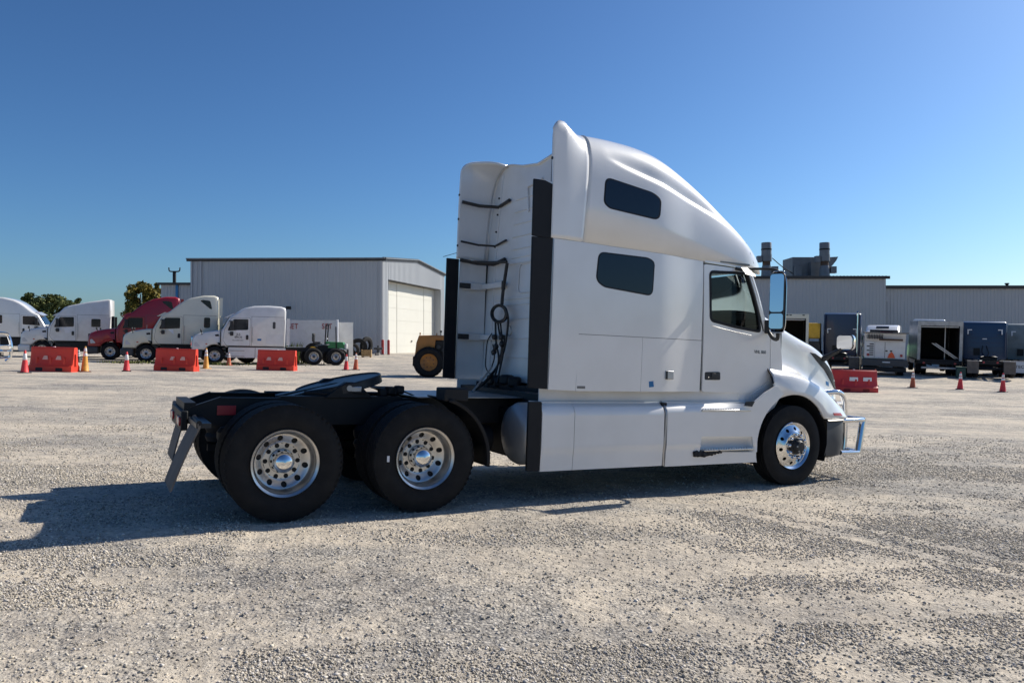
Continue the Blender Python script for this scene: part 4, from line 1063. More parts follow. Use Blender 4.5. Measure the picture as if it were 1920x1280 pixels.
# ================================================================== helpers for the things around the yard
def ground_px(px, py):
    d = ray(px, py); lo, hi = .5, 200.
    prev = .5
    for t in np.arange(1, 200, .25):
        p = CAM+d*t
        if p.z < Gz(p.x, p.y): hi = t; lo = prev; break
        prev = t
    for _ in range(30):
        m = (lo+hi)/2; p = CAM+d*m
        if p.z > Gz(p.x, p.y): lo = m
        else: hi = m
    return CAM+d*lo
def pose(o, x, y, F, base=2.0, wid=1.0):
    """stand a thing on the ground at (x, y) heading along F, tilted with the yard"""
    F = Vector((F[0], F[1])).normalized(); L = Vector((-F.y, F.x))
    a = Gz(x-F.x*base, y-F.y*base); b = Gz(x+F.x*base, y+F.y*base)
    c = Gz(x-L.x*wid, y-L.y*wid); d = Gz(x+L.x*wid, y+L.y*wid)
    f3 = Vector((F.x, F.y, (b-a)/(2*base))).normalized(); l3 = Vector((L.x, L.y, (d-c)/(2*wid)))
    l3 = (l3-f3*l3.dot(f3)).normalized(); u3 = f3.cross(l3)
    o.matrix_world = Matrix(((f3.x, l3.x, u3.x, x), (f3.y, l3.y, u3.y, y), (f3.z, l3.z, u3.z, Gz(x, y)), (0, 0, 0, 1)))
    return o
def shell(poly, hw, ch):
    """side profile extruded across the width with rounded long edges"""
    inn = shrink(poly, ch); mid = shrink(poly, ch*.3)
    m = MB(); rings = []
    for y, p in ((-hw, inn), (-hw+ch*.3, mid), (-hw+ch, poly), (hw-ch, poly), (hw-ch*.3, mid), (hw, inn)):
        rings.append([(x, y, z) for x, z in p])
    return m.loft(rings, True, False, True)
BGW = {}
def bg_wheel(parent, x, y, R=.51, dual=False, outside=-1, m=None):
    """wheel of a parked vehicle: rim disc with hand holes, tyre"""
    key = (R, dual, m.name if m else '')
    if key not in BGW:
        mm = m or ALU2
        w = MB().lathe([(.001, .02), (.05, .015), (.10, .02) if not dual else (.10, .07), (.15, .035) if not dual else (.15, .09), (.20, .04) if not dual else (.19, .09), (.26, .015), (.29, .0), (.30, .01)], (0, 0, 0), (0, 1, 0), 28)
        if R != .51: w.v = [(p[0]*R/.51, p[1], p[2]*R/.51) for p in w.v]
        o = w.build('wheel', mm, parent, smooth=45)
        k = R/.51
        MB().lathe([(.285*k, .03), (.31*k, -.005), (.38*k, -.02), (.46*k, .0), (.50*k, .03), (R, .06), (R, .23), (.50*k, .27), (.46*k, .29), (.30*k, .28)], (0, 0, 0), (0, 1, 0), 36).build('tyre', TYRE, o, smooth=40)
        if dual: MB().lathe([(.30*k, .33), (.46*k, .33), (.50*k, .36), (R, .39), (R, .56), (.50*k, .6), (.3*k, .6)], (0, 0, 0), (0, 1, 0), 36).build('tyre', TYRE, o, smooth=40)
        hm = MB()
        for i in range(8):
            a = 2*PI*i/8; dep = .058 if dual else .027
            hm.cyl((.215*k*math.cos(a), dep-.012, .215*k*math.sin(a)), (.215*k*math.cos(a), dep+.02, .215*k*math.sin(a)), .026*k, n=10)
        hm.build('hand_holes', FRAME, o)
        MB().lathe([(.075*k, .06), (.07*k, -.02), (.04*k, -.035), (.001, -.037)], (0, 0, 0), (0, 1, 0), 16).build('hub_cap', FRAME if not dual else GREYP, o)
        BGW[key] = o
    else:
        o = copy_tree(BGW[key], parent)
    o.location = (x, y, R); o.rotation_euler = (0, random.uniform(0, 6), 0 if outside < 0 else PI)
    return o
def patch_y(name, poly, y, m, parent, t=.012, rnd=.05):
    """flat part on a side face at width y"""
    s = 1 if y > 0 else -1
    return MB().prism_y(round_poly(poly, rnd, 4), y-s*.02, y+s*t).build(name, m, parent, smooth=30)

ROOFS = {
 'high': [(-3.85, 1.05), (-3.90, 2.8), (-3.86, 3.93), (-3.62, 4.02), (-3.05, 4.0), (-2.36, 3.83), (-1.98, 3.64), (-1.68, 3.42), (-1.2, 2.98), (-.80, 2.78), (-.74, 2.70), (-.36, 1.98), (-.30, 1.9), (-.30, 1.05)],
 'mid': [(-3.86, 1.05), (-3.90, 3.15), (-3.84, 3.36), (-3.6, 3.44), (-2.9, 3.46), (-2.1, 3.42), (-1.55, 3.28), (-1.18, 3.0), (-.85, 2.80), (-.74, 2.70), (-.36, 1.98), (-.30, 1.9), (-.30, 1.05)],
 'wedge': [(-3.85, 1.05), (-3.95, 2.9), (-3.93, 3.84), (-3.75, 3.88), (-2.6, 3.66), (-1.5, 3.38), (-1.22, 3.26), (-1.0, 3.0), (-.80, 2.80), (-.74, 2.70), (-.36, 1.98), (-.30, 1.9), (-.30, 1.05)]}
def tractor(name, label, group, roof, paint, F, pos, bumper=GREYP, skirt=None, roofpaint=None, wins=('tri', 'low'), side_s=(-1, 1), tail=True, chrome=False, rear=None, stack=False):
    t = thing(name, label, 'semi truck', group=group); pose(t, pos[0], pos[1], F, 2.8)
    HWD = 1.2
    prof = ROOFS[roof]
    if roofpaint:
        cut = 2.82
        lowp = [p for p in prof if p[1] < cut]; up = [p for p in prof if p[1] >= cut]
        cab = shell([(-3.85, 1.05), (-3.9, cut), (-.86, cut), (-.74, 2.70), (-.36, 1.98), (-.30, 1.9), (-.30, 1.05)], HWD, .10).build('cab', paint, t, smooth=38)
        shell([(-3.9, cut+.005)]+up+[(-.86, cut+.005)], HWD-.02, .16).build('roof_fairing', roofpaint, t, smooth=50)
    else:
        cab = shell(prof, HWD, .12).build('cab', paint, t, smooth=45)
    # hood with wheel arches cut out
    arch = [(.62*math.cos(a), .50+.62*math.sin(a)) for a in np.linspace(math.radians(28), math.radians(152), 12)]
    hp = [(-.28, 1.02), (-.28, 1.97), (.25, 1.90), (.75, 1.79), (1.08, 1.66), (1.20, 1.48), (1.24, .86), (.60, .84)]+arch+[(-.56, .84)]
    hp = [(-.28, .62), (-.28, 1.97), (.25, 1.90), (.75, 1.79), (1.06, 1.66), (1.19, 1.48), (1.24, .82), (.575, .80)]+arch[1:-1]+[(-.55, .79), (-.56, .62)]
    hp = [(-.30, 1.97), (.25, 1.90), (.75, 1.79), (1.06, 1.66), (1.19, 1.48), (1.24, .80), (.58, .80)]+arch+[(-.58, .80), (-.62, .50), (-.75, .50), (-.75, 1.02), (-.30, 1.30)]
    hood = shell(hp, 1.12, .16).build('hood', paint, t, smooth=38)
    for s in (-1, 1): MB().add([(1.235, s*.62, 1.42), (1.05, s*1.06, 1.38), (1.10, s*1.07, 1.05), (1.25, s*.75, 1.0), (1.20, s*.60, 1.38), (1.0, s*1.0, 1.34), (1.05, s*1.0, 1.09), (1.2, s*.72, 1.04)], [(0, 1, 2, 3), (4, 5, 6, 7), (0, 1, 5, 4), (1, 2, 6, 5), (2, 3, 7, 6), (3, 0, 4, 7)]).build('headlight', LIGHTL, t, bevel=.01)
    for s in (-1, 1):
        patch_y('headlight_side', [(.78, 1.02), (1.08, 1.0), (1.10, 1.22), (1.0, 1.28)], s*1.118, LIGHTL, t, .006, .05)
    gr = MB().prism_x(rrect(-.52, .86, .52, 1.60, .1), 1.18, 1.262).build('grille', CHROME if chrome else BLACKP, t)
    for z in np.arange(.95, 1.55, .09): MB().bb((1.262, -.47, z-.012), (1.275, .47, z+.012)).build('grille_bar', ALU2, gr)
    shell([(.66, .38), (1.18, .34), (1.34, .44), (1.35, .74), (1.26, .82), (.66, .80)], 1.18, .12).build('bumper', bumper, t, smooth=40)
    # windscreen, doors, windows, mirrors
    MB().add([(-.73, -1.02, 2.66), (-.73, 1.02, 2.66), (-.355, 1.06, 2.02), (-.355, -1.06, 2.02), (-.70, -1.02, 2.66), (-.70, 1.02, 2.66), (-.325, 1.06, 2.02), (-.325, -1.06, 2.02)], [(0, 1, 2, 3), (4, 5, 6, 7), (0, 1, 5, 4), (1, 2, 6, 5), (2, 3, 7, 6), (3, 0, 4, 7)]).build('windscreen', DGLASS, t)
    MB().prism_y(round_poly([(-1.15, 2.90), (-.62, 2.70), (-.52, 2.70), (-.95, 2.95)], .03), -1.0, 1.0).build('sun_visor', roofpaint or paint, t)
    for s in (-1, 1):
        d = patch_y('door', [(-1.88, 1.10), (-.62, 1.10), (-.42, 1.40), (-.50, 2.0), (-.86, 2.68), (-1.88, 2.70)], s*HWD, paint, t, .004)
        fz = shrink([(-1.88, 1.10), (-.62, 1.10), (-.42, 1.40), (-.50, 2.0), (-.86, 2.68), (-1.88, 2.70)], -.012)
        patch_y('door_gap', fz, s*HWD, FRAME, t, .001)
        patch_y('window_pane', [(-1.78, 2.02), (-.66, 1.95), (-.70, 2.10), (-.98, 2.62), (-1.78, 2.64)], s*HWD, DGLASS, d, .010, .07)
        patch_y('door_handle', [(-1.80, 1.45), (-1.66, 1.45), (-1.66, 1.72), (-1.80, 1.72)], s*HWD, BLACKP, d, .03, .06)
        MB().prism_y(round_poly([(-.98, 1.98), (-.76, 1.98), (-.78, 2.52), (-.96, 2.52)], .06), s*1.42, s*1.30).build('mirror', BLACKP, d, bevel=.02)
        MB().prism_y(round_poly([(-.97, 1.66), (-.78, 1.66), (-.78, 1.90), (-.97, 1.90)], .06), s*1.40, s*1.30).build('mirror', BLACKP, d, bevel=.02)
        MB().tube([(-.72, s*1.18, 2.5), (-.86, s*1.34, 2.5)], .02, 6).build('mirror_arm', BLACKP, d)
        MB().tube([(-.70, s*1.18, 1.8), (-.86, s*1.34, 1.8)], .02, 6).build('mirror_arm', BLACKP, d)
        hm = MB().tube([(.62, s*.98, 1.45), (.70, s*1.08, 1.62), (.72, s*1.12, 1.86)], .022, 6).build('hood_mirror', BLACKP, t)
        MB().lathe([(.001, 0), (.08, .01), (.10, .05), (.06, .09), (.001, .1)], (.70, s*1.12, 1.92), (1, 0, 0), 14).build('mirror_head', BLACKP, hm)
        if 'tri' in wins: patch_y('sleeper_window', [(-3.52, 3.20), (-3.40, 3.22), (-2.85, 3.68), (-2.98, 3.74), (-3.4, 3.70)], s*(HWD if not roofpaint else HWD-.02), DGLASS, t, .006, .08)
        if 'low' in wins: patch_y('sleeper_window', [(-3.42, 2.08), (-3.08, 2.08), (-3.08, 2.70), (-3.42, 2.70)], s*HWD, DGLASS, t, .006, .09)
        if 'sq' in wins: patch_y('sleeper_window', [(-3.32, 2.02), (-2.78, 2.02), (-2.78, 2.55), (-3.32, 2.55)], s*HWD, DGLASS, t, .006, .08)
        if 'hatch' in wins:
            patch_y('hatch', [(-3.75, 1.22), (-2.78, 1.22), (-2.78, 1.78), (-3.75, 1.78)], s*HWD, paint, t, .006, .06); patch_y('vent', [(-3.30, 2.12), (-3.14, 2.12), (-3.14, 2.52), (-3.30, 2.52)], s*HWD, GREYP, t, .006, .07)
        MB().bb((-3.95, s*1.15, 1.15), (-4.12, s*1.17, 2.75)).build('gap_closer', paint if roof != 'wedge' else RUBBER, t)
        if roof == 'high': MB().bb((-3.92, s*1.10, 2.8), (-4.10, s*1.14, 3.9)).build('gap_closer', paint, t)
        mk = skirt or FRAME
        MB().prism_y(round_poly([(-3.9, .40), (-.72, .40), (-.72, 1.0), (-3.9, 1.0)], .04), s*1.17, s*1.05).build('chassis_skirt', mk, t, smooth=30)
        MB().bb((-2.2, s*1.172, .42), (-2.18, s*1.176, .99)).build('skirt_gap', FRAME, t)
        for z in (.45, .78): MB().bb((-1.6, s*1.16, z), (-.8, s*1.19, z+.05)).build('step', BLACKP if not skirt else ALU2, t)
        bg_wheel(t, 0, s*1.16, outside=s)
    for s in (-1, 1):
        MB().bb((-.315, s*1.10, 1.04), (-.295, s*1.135, 1.93)).build('hood_gap', FRAME, t)
        MB().bb((-3.80, s*1.199, 2.795), (-1.95, s*1.2025, 2.81)).build('roof_seam', GREYP, t)
        MB().bb((-1.975, s*1.199, 1.10), (-1.96, s*1.2025, 2.79)).build('body_seam', GREYP, t)
        MB().bb((-3.82, s*1.199, 1.06), (-.62, s*1.203, 1.085)).build('sill_seam', GREYP, t)
        patch_y('hood_intake', [(-.22, 1.62), (-.02, 1.60), (.02, 1.70), (-.18, 1.74)], s*1.12, FRAME, t, .004, .02)
        patch_y('turn_signal', [(.40, 1.14), (.52, 1.14), (.50, 1.20), (.42, 1.20)], s*1.12, AMBER, t, .006, .02)
        MB().tube([(-2.02, s*1.23, 1.3), (-2.02, s*1.25, 1.5), (-2.02, s*1.23, 2.2)], .015, 6).build('grab_handle', ALU2, t)
    for y in (-.5, -.25, 0, .25, .5): MB().box((-1.0, y, 2.93), (.10, .09, .05)).build('roof_lamp', AMBER, t, bevel=.01)
    for s in (-1, 1): MB().bb((-7.2, s*.38, .80), (1.2, s*.45, 1.03)).build('frame_rail', FRAME, t)
    MB().bb((-3.8, -.9, .5), (-.6, .9, 1.05)).build('under_body', FRAME, t)
    if tail:
        for x in (-5.55, -6.87):
            for s in (-1, 1): bg_wheel(t, x, s*1.22, dual=True, outside=s)
            MB().cyl((x, -1, .51), (x, 1, .51), .09, n=10).build('axle', FRAME, t)
        MB().lathe([(.001, .0), (.45, -.02), (.48, -.06), (.2, -.1)], (-6.2, 0, 1.24), (.14, 0, 1), 24).build('fifth_wheel', GREASE, t)
        MB().bb((-6.5, -.4, 1.03), (-5.9, .4, 1.18)).build('fifth_wheel_base', FRAME, t)
        MB().bb((-5.0, -.6, 1.04), (-4.1, .6, 1.06)).build('deck_plate', DECK, t)
        tb = MB().bb((-7.3, -.55, .78), (-7.2, .55, 1.0)).build('tail_bracket', FRAME, t)
        for s in (-1, 1):
            MB().cyl((-7.3, s*.35, .9), (-7.33, s*.35, .9), .06, n=12).build('tail_light', REDL, tb)
            MB().bb((-7.62, s*.62, .25), (-7.60, s*1.22, .95)).build('mud_flap', FLAP if rear is None or rear != 'tec' else RETRO, t)
            MB().tube([(-7.25, s*.45, .98), (-7.6, s*.6, .98), (-7.61, s*1.22, .98)], .03, 6).build('flap_hanger', ALU2, t)
            MB().lathe([(.02, 0), (.14, .01), (.15, .2), (.02, .22)], (-4.6, s*.7, .6), (1, 0, 0), 14).build('air_tank', FRAME, t)
    if rear:
        xb = -3.905
        for z in (1.5, 1.8, 2.1, 2.4): MB().bb((xb-.012, -1.0, z-.01), (xb, 1.0, z+.01)).build('wall_rib', paint, t)
        for s in (-1, 1):
            MB().bb((-4.0, s*.95, 2.86), (-3.99, s*.70, 2.93)).build('reflective_tape', RETRO, t); MB().bb((-4.0, s*.95, 2.60), (-3.99, s*.88, 2.86)).build('reflective_tape', RETRO, t)
            MB().bb((-4.0, s*.95, 2.6), (-3.9, s*.70, 2.62)).build('tape_plate', paint, t)
        MB().tube(catmull([(-3.95, .1, 1.9), (-4.15, .15, 1.5), (-4.25, .05, 1.3), (-4.5, 0, 1.12)], 12), .025, 6).build('air_line', HOSE, t)
        MB().tube(catmull([(-3.95, -.1, 1.9), (-4.2, -.2, 1.4), (-4.3, -.05, 1.25), (-4.6, .1, 1.12)], 12), .025, 6).build('air_line', HOSE, t)
        MB().bb((-3.98, .25, 1.3), (-3.92, .6, 1.75)).build('wall_box', FRAME, t)
        MB().prism_x([(-.12, 2.30), (.12, 2.30), (.12, 2.36), (-.12, 2.36)], -3.93, -3.915).build('rear_badge', RETRO, t)
    if stack: MB().tube([(-4.0, -.98, 1.0), (-4.0, -.98, 4.0), (-4.1, -.98, 4.1)], .065, 10).build('exhaust_stack', CHROME, t)
    return t
FL = Vector((-.92, -.39)).normalized()
def apx(px, d): return ((px-960)/FPX*d, d)
TA = tractor('tractor_unit', 'white mid roof sleeper tractor beside the long grey hall', 'tractors parked in a row', 'mid', WHITE2, FL, apx(401, 45.0), skirt=WHITE2, wins=('hatch',), chrome=True)
TB = tractor('tractor_unit', 'cream high roof tractor with black quarter round sleeper window', 'tractors parked in a row', 'high', CREAM, FL, apx(275, 45.5), wins=('tri', 'low'))
TC = tractor('tractor_unit', 'dark red high roof tractor partly hidden by the cream one', 'tractors parked in a row', 'high', RED, FL, apx(209, 48.2), wins=('tri', 'low'), bumper=GREYP)
TD = tractor('tractor_unit', 'white wedge roof tractor with square black sleeper window', 'tractors parked in a row', 'wedge', WHITE2, FL, apx(84, 50.5), wins=('sq',), bumper=WHITE2)
TE = tractor('tractor_unit', 'white tractor with bright sunlit roof facing the wedge roof tractor', None, 'high', WHITE, (.92, .36), apx(100, 59.0), wins=('low',))
TG = tractor('tractor_unit', 'tractor with chrome bull bar showing only its guard', None, 'mid', WHITE2, (.95, .25), apx(-78, 33.0), wins=(), bumper=CHROME)
gq = MB().tube(catmull([(1.45, -.95, .30), (1.62, -1.0, .5), (1.66, -1.0, .9), (1.60, -1.0, 1.25), (1.5, -.92, 1.5), (1.5, 0, 1.55), (1.5, .92, 1.5), (1.6, 1.0, 1.25), (1.66, 1.0, .9), (1.62, 1.0, .5), (1.45, .95, .30)], 50), .07, 8).build('bull_bar', CHROME, TG)
for z in (.45, .75, 1.0): MB().tube([(1.60, -.98, z), (1.64, 0, z), (1.60, .98, z)], .035, 8).build('guard_rail', CHROME, gq)
# lettering and stickers on the mid roof tractor's door
def thing_text(txt, x, y, z, w, m, parent, s):
    me = text_mesh(txt, .1, .001); xs_ = [v.co.x for v in me.vertices]; k = w/(max(xs_)-min(xs_))
    for v in me.vertices: u, h, q = v.co*k; v.co = (x-s*u, y+s*q, z+h)
    return obj('lettering', me, m, parent, 0)
for s in (1,):
    thing_text('JLS', -1.25, 1.207, 1.74, .22, TEXTD, TA, 1); thing_text('BROS', -1.25, 1.207, 1.58, .40, TEXTD, TA, 1); thing_text('TRANSPORT', -1.22, 1.207, 1.40, .62, GREYTXT, TA, 1)
    patch_y('pale_door_patch', [(-1.45, 1.84), (-1.12, 1.84), (-1.12, 2.0), (-1.40, 2.0)], 1.206, RETRO, TA, .004, .01)
for t_ in (TB, TD): patch_y('pale_door_patch', [(-1.45, 1.66), (-1.42, 1.94), (-1.12, 1.94)] if t_ is TB else [(-1.55, 1.62), (-1.30, 1.60), (-1.20, 1.95), (-1.55, 1.95)], 1.206, RETRO, t_, .004, .01)  # white shapes painting the sunlit patches below these two door windows
patch_y('blue_notice', [(-2.52, 1.40), (-2.30, 1.40), (-2.30, 1.52), (-2.52, 1.52)], 1.203, STICK, TA, .004, .01)

# ---- right hand row, seen from behind
FR = Vector((.44, .90)).normalized()
def rear_at(px, d, L=7.3): p = Vector(apx(px, d)); q = p+FR*L; return (q.x, q.y)
TN = tractor('tractor_unit', 'navy blue tractor with chrome exhaust stack seen from behind', None, 'high', NAVY, FR, rear_at(1572, 50.5), rear='plain', stack=True, wins=('low',))
TBL = tractor('tractor_unit', 'medium blue tractor with white corner tape seen from behind', None, 'mid', BLUE, FR, rear_at(1857, 45.3), rear='plain', wins=('low',))
TT = tractor('tractor_unit', 'pale tractor with white lettered mud flap beside the medium blue one', None, 'mid', mat('dull grey green paint', (.22, .25, .25), .45, var=.3, scale=2), FR, rear_at(1943, 47.8), rear='tec', wins=('low',))
TGN = tractor('tractor_unit', 'green tractor with white roof standing behind the white paver', None, 'mid', LTGREEN, (-.50, -.86), apx(1650, 58.0), roofpaint=WHITE, wins=(), tail=True)
MB().add([(-1.60, -.45, 3.33), (-1.60, .45, 3.33), (-1.30, .45, 3.14), (-1.30, -.45, 3.14)], [(0, 1, 2, 3)]).build('roof_window', DGLASS, TGN)
for s in (-1, 1):
    me = text_mesh('TEC', .26, .001)
    for v in me.vertices: v.co = (-7.625, s*.92-v.co.x, .62+v.co.y*1.0)
    obj('flap_lettering', me, TEXTD, TT, 0)

def box_truck(name, label, F, pos, paint, frame, wb, ramp, length=5.5, h0=1.0, h1=3.35, hw=1.22, lamps=False, cabpaint=WHITE):
    """van body with an open back; origin under the rear frame"""
    t = thing(name, label, 'box truck'); pose(t, pos[0], pos[1], F, 2.0)
    for s in (-1, 1):
        MB().bb((0, s*(hw-.03), h0), (length, s*hw, h1)).build('side_wall', paint, t)
        MB().bb((-.03, s*(hw-.16), h0-.05), (.05, s*(hw+.01), h1+.01)).build('rear_post', frame, t, bevel=.01)
    MB().bb((0, -hw, h1), (length, hw, h1+.04)).build('body_roof', frame, t)
    MB().bb((length-.04, -hw, h0), (length, hw, h1)).build('front_wall', paint, t)
    MB().bb((0, -hw, h0-.10), (length, hw, h0)).build('body_floor', wb, t)
    MB().bb((-.035, -(hw-.16), h1-.26), (.05, hw-.16, h1+.012)).build('rear_header', frame, t, bevel=.01)
    for k in range(3): MB().bb((.10+.5*k, -(hw-.2), h1-.36), (.14+.5*k, hw-.2, h1-.30)).build('door_track', ALU2, t)
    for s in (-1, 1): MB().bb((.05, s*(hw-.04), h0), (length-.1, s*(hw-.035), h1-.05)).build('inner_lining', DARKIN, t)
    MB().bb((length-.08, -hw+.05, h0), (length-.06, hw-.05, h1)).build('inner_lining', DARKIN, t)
    if ramp:
        for dy in (0, .16): MB().prism_x([(.35-dy-.05, h0+1.0), (.35-dy+.05, h0+1.0), (-.95-dy+.05, h0+.05), (-.95-dy-.05, h0+.05)], .5, .56).build('loading_ramp', ALU2, t)
        MB().bb((1.2, -.45, h0), (1.25, -.40, h1-.1)).build('cargo_post', ALU2, t)
    if lamps:
        for y in (-.9, -.1, .1, .35, .9): MB().bb((-.05, y-.07, h1-.08), (-.03, y+.07, h1-.02)).build('marker_lamp', FRAME, t)
    MB().bb((-.05, -hw, h0-.30), (.25, hw, h0-.08)).build('rear_sill', FRAME, t, bevel=.02)
    for s in (-1, 1):
        MB().bb((.0, s*.40, .62), (length+1, s*.48, .90)).build('frame_rail', FRAME, t)
        bg_wheel(t, 1.5, s*1.18, .48, dual=True, outside=s); bg_wheel(t, length+1.0, s*1.12, .48, outside=s)
        MB().cyl((-.05, s*.85, .78), (-.07, s*.85, .78), .07, n=12).build('tail_light', REDL, t)
        MB().bb((.95, s*.65, .25), (.97, s*1.2, .85)).build('mud_flap', RUBBER, t)
    MB().bb((-.10, -1.0, .42), (0, 1.0, .55)).build('rear_bumper', ALU2, t, bevel=.02)
    for s in (-1, 1): MB().bb((-.08, s*.7, .5), (0, s*.76, .9)).build('bumper_strut', FRAME, t)
    L = length+.15
    shell([(L, .55), (L, 2.55), (L+.25, 2.75), (L+1.0, 2.72), (L+1.45, 1.95), (L+2.35, 1.72), (L+2.45, .55)], 1.12, .12).build('cab', cabpaint, t, smooth=40)
    for s in (-1, 1): patch_y('window_pane', [(L+.25, 1.9), (L+1.3, 1.9), (L+1.0, 2.5), (L+.25, 2.5)], s*1.12, DGLASS, t, .006)
    if ramp: MB().bb((length+.02, -1.0, 3.1), (length+.9, 1.0, 3.55)).build('cab_fairing', WHITE, t, bevel=.15, seg=4)
    return t
BODYALU = mat('bare aluminium body', (.50, .51, .53), .3, metal=.85, var=.4, scale=2)
FRAMEG = mat('pale grey frame', (.50, .49, .46), .5, var=.4, scale=3)
box_truck('box_truck', 'box truck with open roll up door and ramps lying inside', (.38, .925), apx(1760, 47.5), BODYALU, FRAMEG, FRAME, True)
box_truck('box_truck', 'cream framed open van body partly behind the truck hood', (.30, .954), apx(1477, 50.5), CREAM, CREAM, FRAME, False, length=4.5, h1=3.7, lamps=True)

def paver():
    t = thing('road_paver', 'white road machine with orange warning triangle on its back', 'paver'); p = apx(1657, 47.0); pose(t, *p, (.40, .917), 1.8)
    w = 1.12
    b = MB().bb((0, -w, 1.0), (3.6, w, 2.05)).build('engine_housing', WHITE2, t, bevel=.04)
    MB().bb((-.01, -.02, 1.05), (.0, .0, 2.0)).build('panel_joint', FRAME, b); MB().bb((-.012, .55, 1.05), (0, .56, 2.0)).build('panel_joint', FRAME, b)
    for k in range(6): MB().bb((-.015, .62+.0*k, 1.2+.13*k), (0, .85 if k % 2 else 1.0, 1.26+.13*k)).build('vent_slot', FRAME, b)
    for y in (-.1, -.35): MB().bb((-.03, y-.06, 1.45), (0, y+.06, 1.52)).build('latch', FRAME, b)
    MB().prism_y([(-.35, 2.55), (0, 2.05), (3.4, 2.05), (3.4, 2.6)], -w, w).build('hopper', WHITE2, t, bevel=.02)
    for k in range(10): MB().bb((-.33, .95-.09*k, 2.20), (-.12, .98-.09*k, 2.50)).build('louvre', FRAME, t)
    MB().tube([(-.42, -.95, 2.18), (-.42, .35, 2.18)], .06, 8).build('cross_bar', RUST, t)
    MB().tube([(-.42, -.4, 2.6), (-.42, .3, 2.62)], .03, 6).build('cross_bar', REDL, t)
    MB().bb((-.5, -1.25, 2.56), (.2, 1.25, 2.62)).build('top_rail', GREYP, t)
    MB().prism_x([(-.58, 1.06), (-.16, 1.06), (-.24, 1.30), (-.37, 1.44), (-.50, 1.30)], -.05, -.012).build('warning_triangle', SIGNO, t, bevel=.01)
    MB().bb((-.35, -1.25, .55), (.3, 1.25, .98)).build('screed', GREYP, t, bevel=.05)
    MB().bb((-.40, -.30, .78), (-.352, .12, .84)).build('maker_plate', RETRO, t)
    MB().bb((-.25, -1.2, .22), (.2, 1.2, .5)).build('screed_plate', FRAME, t, bevel=.03)
    for s in (-1, 1):
        MB().prism_y(round_poly([(.5, 0), (3.3, 0), (3.5, .45), (3.2, .85), (.6, .85), (.3, .45)], .25), s*.75, s*1.1).build('track', FRAME, t)
        MB().bb((-.06, s*.85, 1.15), (-.01, s*.98, 1.3)).build('tail_light', REDL, t)
    MB().bb((1.6, -.8, 2.6), (2.6, .8, 2.75)).build('operator_deck', FRAME, t)
    return t
paver()
def yellow_machine():
    t = thing('compact_roller', 'small yellow machine between the van body and the navy tractor', 'machine'); p = apx(1523, 54.0); pose(t, *p, FR, 1.2)
    MB().bb((0, -.5, .6), (2.2, .5, 1.35)).build('body', FRAME, t, bevel=.06)
    MB().prism_y(round_poly([(.2, 1.35), (1.6, 1.35), (1.5, 2.0), (.3, 2.0)], .1), -.45, .45).build('engine_cover', GREYP, t)
    MB().prism_y(round_poly([(.1, 2.2), (1.7, 2.2), (1.5, 3.3), (.5, 3.3)], .15), -.42, .38).build('canopy', YELLOWB, t)
    for s in (-1, 1):
        for x in (.3, 1.5): MB().tube([(x, s*.4, 1.3), (x, s*.4, 2.3)], .04, 6).build('canopy_post', FRAME, t)
        bg_wheel(t, .4, s*.62, .42, outside=s, m=YELLOWB); bg_wheel(t, 1.8, s*.62, .42, outside=s, m=YELLOWB)
yellow_machine()
gb = thing('utility_box', 'small dark green box standing between box truck and blue tractor', 'utility box'); pose(gb, *apx(1801, 46.0), FR, .4)
MB().bb((-.25, -.25, 0), (.25, .25, .62)).build('cabinet', mat('dark teal paint', (.012, .06, .05), .5), gb, bevel=.03); MB().bb((-.28, -.28, .62), (.28, .28, .68)).build('lid', MATS['dark teal paint'], gb, bevel=.02)

